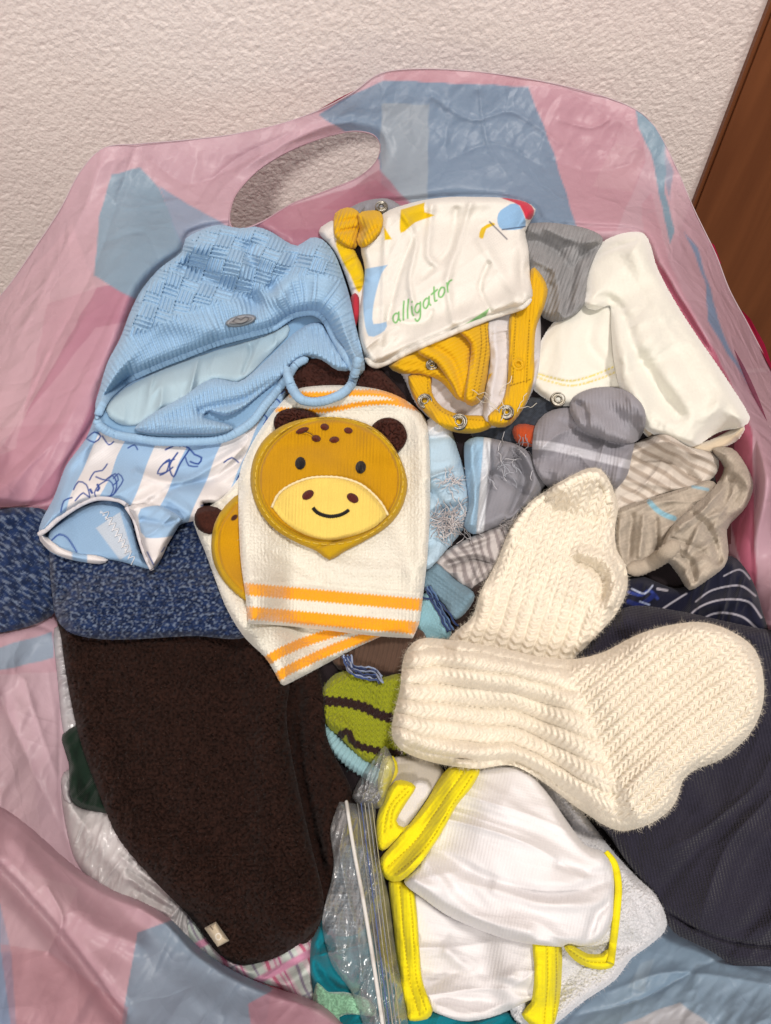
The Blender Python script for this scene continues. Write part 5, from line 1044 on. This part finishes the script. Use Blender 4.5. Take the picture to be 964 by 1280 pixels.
def frontst(X, Y):
    t_ = np.interp(X, tx, ty); b_ = np.interp(X, bx_, by_); v = (Y - t_) / (b_ - t_)
    sA = v * 138; tA = X + .25 * (Y - 880)
    a = R_(-38); u_ = (X - 790) * math.cos(a) + (Y - 1030) * math.sin(a); w_ = -(X - 790) * math.sin(a) + (Y - 1030) * math.cos(a)
    # toe: columns bend down towards the right end
    sB = w_ + 9 * np.sin(u_ / 90); tB = u_
    m = ss((X - (708 + (Y - 830) * .42)) / 16 + .5)
    return np.stack([sA, sB, m], 0), np.stack([tA, tB], 0)
def frontrel(X, Y, S, T, d):
    (sA, sB, m), (tA, tB) = S3(X, Y)
    sA = sA + 1.2 * perlin(X / 30, Y / 30, 3); tA = tA + 1.2 * perlin(X / 18, Y / 18, 5)
    sB = sB + 1.4 * perlin(X / 26, Y / 26, 8); tB = tB + 1.2 * perlin(X / 22, Y / 22, 15)
    ridge = np.abs(np.cos(math.pi * sA / 20)); ph = np.abs((sA / 20 + .5) % 1 - .5)
    rA = .0050 * ridge ** .6 * (.88 + .12 * np.cos(2 * math.pi * (tA / 9 + ph * 1.6)))
    fine = ss(X, 700, 790) ; kA = .0030 * knit(sA, tA, 13, 8.5); rA = rA * (1 - fine * .75) + kA * fine * .8
    kB = .0029 * knit(sB, tB, 13.5, 8.2) + .0014 * np.abs(np.cos(math.pi * (sB / 13.5 - .5))) ** .5
    seam = np.exp(-((X - (708 + (Y - 830) * .42)) / 4) ** 2) * ss(Y, 930, 980)
    return rA * (1 - m) + kB * m - .0012 * seam + .0003 * perlin(X / 2.3, Y / 2.3, 9)
def S3(X, Y):
    s_, t_ = frontst(X, Y); return (s_[0], s_[1], s_[2]), (t_[0], t_[1])
patch('knit_body', MAT['wool'], FS, cs1, T=.020, R=17, bulge=.007, RB=55, step=.9, st=0.0, col=creamcol, relief=frontrel, fz=26000, fl=.0020, fw=.00004, sm=14,
      folds=(([(800, 1028), (790, 1000), (800, 975), (822, 955)], 9, .004), ([(775, 1020), (765, 985)], 7, -.003), ([(905, 800), (935, 850), (920, 910)], 14, -.002), ([(720, 850), (745, 900), (770, 960)], 18, -.003)))

# --- light blue knitted hat
ht = thing('blue_knit_hat', 'light blue knitted baby hat lying open with pale lining and a grey button', 'hat', (280, 440))
HB = (166, 202, 234)
def hcol(X, Y, S, T, d): return C(*HB) * (.98 + .08 * perlin(X / 2.5, Y / 2.5, 4))[..., None]
LIP = [(121, 522), (132, 500), (158, 476), (196, 458), (234, 443), (273, 428), (311, 418), (342, 409), (362, 396), (378, 391), (395, 391), (408, 402), (419, 424), (430, 443), (441, 459), (447, 468)]
LOW = [(447, 468), (440, 462), (424, 462), (405, 450), (385, 448), (370, 456), (358, 474), (345, 490), (330, 508), (316, 526), (297, 540), (275, 549), (245, 552), (205, 552), (170, 548), (142, 542), (124, 532), (121, 522)]
patch('back_band', MAT['wool'], LIP + LOW[1:-1], ht, T=.003, R=6, step=1.25, col=(140, 178, 212), sink=.0, st=10)
patch('lining', MAT['cotton'], [(132, 512), (150, 490), (190, 468), (235, 450), (280, 435), (330, 420), (360, 405), (360, 420), (330, 450), (310, 470), (295, 478), (265, 476), (240, 495), (200, 515), (170, 532), (145, 528)], ht, T=.003, R=6, step=1.5, st=-15,
      col=(182, 208, 222), wr=((.0045, 30, 20, 2, 'r', 5),), folds=(([(310, 426), (314, 440), (305, 465)], 3, -.004), ([(200, 480), (240, 470), (270, 450)], 9, .002)))
hrib = lambda per, a: (lambda X, Y, S, T, d: a * (.5 + .5 * np.cos(2 * math.pi * S / per)) * (.8 + .2 * np.cos(2 * math.pi * T / 3.4)))
patch('inner_band', MAT['wool'], [(168, 536), (192, 516), (228, 496), (254, 478), (272, 473), (298, 477), (320, 462), (345, 438), (368, 416), (388, 404), (402, 404), (414, 424), (430, 448), (440, 462), (422, 463), (402, 450), (382, 446), (364, 456), (352, 472), (330, 490), (302, 512), (280, 520), (262, 514), (255, 522), (285, 530),
      (292, 536), (270, 542), (230, 543), (190, 542)], ht, T=.009, R=7, step=1, st=[(160, 560), (200, 555), (290, 505), (360, 460), (400, 440), (440, 480)] and -8, col=hcol, relief=hrib(5.2, .0020),
      folds=(([(250, 515), (270, 508), (305, 500), (345, 478)], 6, -.006), ([(262, 520), (285, 525), (298, 528)], 5, -.005), ([(200, 530), (240, 532), (270, 530)], 6, .003), ([(392, 410), (415, 445)], 8, -.004)))
def hatrel(X, Y, S, T, d):
    D, arc, sg = segdist(X, Y, spline(LIP, False, 8)); arc = arc + 3 * perlin(X / 40, Y / 40, 4); Dd = D + 3 * perlin(X / 40, Y / 40, 9)
    rib = (.5 + .5 * np.cos(2 * math.pi * arc / 5.4)) * (.8 + .2 * np.cos(2 * math.pi * Dd / 3.6))
    x, y = X + .35 * Y + 4 * perlin(X / 60, Y / 60, 5), Y - .25 * X + 4 * perlin(X / 60, Y / 60, 15)
    bi = np.floor(x / 22) + np.floor(y / 16); chk_ = (bi % 2)
    gar = .5 + .5 * np.cos(2 * math.pi * y / 5.4); pat = np.where(chk_ > .5, (.5 + .5 * np.cos(2 * math.pi * x / 5.5)) + .35, gar * (.85 + .15 * np.cos(2 * math.pi * x / 5)))
    m = ss(D, 44, 52)
    return (.0019 * rib) * (1 - m) + .0026 * pat * m
patch('crown', MAT['wool'], [(121, 522), (119, 505), (124, 488), (134, 454), (150, 423), (163, 389), (177, 362), (200, 335), (227, 315), (232, 298), (250, 288), (273, 281), (300, 285), (319, 283), (338, 289), (357, 301), (372, 307), (388, 297), (403, 299), (418, 316), (430, 347), (438, 374), (446, 412), (453, 439), (456, 462), (447, 470)] + LIP[-2:0:-1],
      ht, T=.020, R=16, bulge=.010, RB=60, step=1, st=10, col=hcol, relief=hatrel, sm=12, fz=4000, fl=.0007,
      folds=(([(232, 330), (262, 350), (300, 366), (318, 382)], 12, -.013), ([(312, 310), (318, 350), (320, 372)], 9, -.008), ([(235, 305), (270, 310), (300, 330)], 14, .010), ([(330, 320), (355, 335), (350, 370)], 12, .009), ([(372, 308), (362, 335), (340, 360)], 9, -.011), ([(395, 305), (405, 350), (395, 380)], 14, .007), ([(170, 400), (210, 400), (260, 410)], 14, .006)))
hr = lambda A, TH: .055 * np.cos(A * 2 * math.pi / 4.5 + 2.6 * np.abs(np.cos(TH * 2))) + .06 * np.cos(TH * 4) + .06 * perlin(A / 14, TH * .5)
tube('rolled_edge', MAT['wool'], LIP, 5.4, ht, HB, relief=hr, ring=14, seg=1.2, sink=.9, fz=1500, fl=.0007, taper=6)
tube('rolled_edge', MAT['wool'], LOW[4:][::1], 5.6, ht, HB, relief=hr, ring=14, seg=1.2, sink=.1, fz=1500, fl=.0007, taper=6)
tube('chin_loop', MAT['wool'], [(448, 448), (444, 466), (438, 482), (424, 494), (400, 502), (378, 500), (367, 488), (361, 474), (358, 462)], 6, ht, HB, relief=hr, ring=14, seg=1.2, fz=1500, fl=.0007, lift=.002)
bt = patch('button', MAT['seal_plastic'], ell(301, 401, 20, 7.5, -12), ht, T=.0035, R=3.5, step=.7, st=-12, lift=.001, skirt=.003,
      col=paint((138, 138, 140), (line(ell(301, 401, 16, 5, -12) + ell(301, 401, 16, 5, -12)[:1], 1.0), (196, 196, 198)), (line([(291, 402), (296, 397), (301, 400), (307, 396), (311, 399), (302, 405), (291, 402)], 1.2), (82, 80, 84))),
      folds=((ell(301, 401, 16, 5, -12) + ell(301, 401, 16, 5, -12)[:1], 1.6, -.0008),), label='grey oval button')

# --- front lower sheet of the big bag, folded up over the plaid shirt
FR = [(-135, 985), (-60, 985), (0, 1008), (40, 1036), (90, 1080), (140, 1112), (180, 1128), (215, 1150), (250, 1185), (290, 1212), (335, 1232), (380, 1246), (410, 1262), (440, 1300), (440, 1395), (-135, 1395)]
def frontcol(X, Y, S, T, d):
    c = np.tile(C(216, 178, 190), X.shape + (1,))
    def over(pts, k, a=1.0):
        nonlocal c
        m = (np.clip(area(pts, 1.5, True)(X, Y, S, T, d), 0, 1) * a)[..., None]; c = c * (1 - m) + C(*k) * m
    over([(-135, 1130), (0, 1130), (14, 1190), (30, 1420), (-135, 1420)], (140, 172, 206), .9)
    over([(172, 1166), (215, 1150), (340, 1235), (330, 1300), (340, 1400), (140, 1400), (155, 1260)], (148, 168, 188))
    over([(310, 1255), (345, 1236), (450, 1300), (450, 1400), (330, 1400)], (196, 150, 166), .9)
    over([(0, 1080), (98, 1110), (60, 1190), (0, 1190)], (226, 196, 204), .4)
    over([(0, 1180), (60, 1190), (160, 1260), (150, 1330), (20, 1330)], (204, 150, 160), .5)
    return np.minimum(c * 1.1, .9)
patch('front_sheet', MAT['bag_film'], FR, bag, T=.008, R=7, sm=24, bulge=.008, RB=60, step=2, col=frontcol, skirt=.004,
      wr=((.005, 110, 40, 3, 'f', 7), (.0010, 60, 38, 3, 'r', 11), (.0003, 20, 30, 2, 'r', 17)), folds=(([(0, 1090), (80, 1180), (150, 1270)], 12, -.006), ([(20, 1050), (110, 1150), (170, 1180)], 14, .004), ([(60, 1110), (78, 1150), (60, 1190)], 3, .002, 's')))

for o in bpy.data.objects:
    if '_loc' in o: del o['_loc']

print('TRIS', sum(sum(len(p.vertices) - 2 for p in o.data.polygons) if len(o.data.polygons) < 10 else 2 * len(o.data.polygons) for o in bpy.data.objects if o.type == 'MESH'))
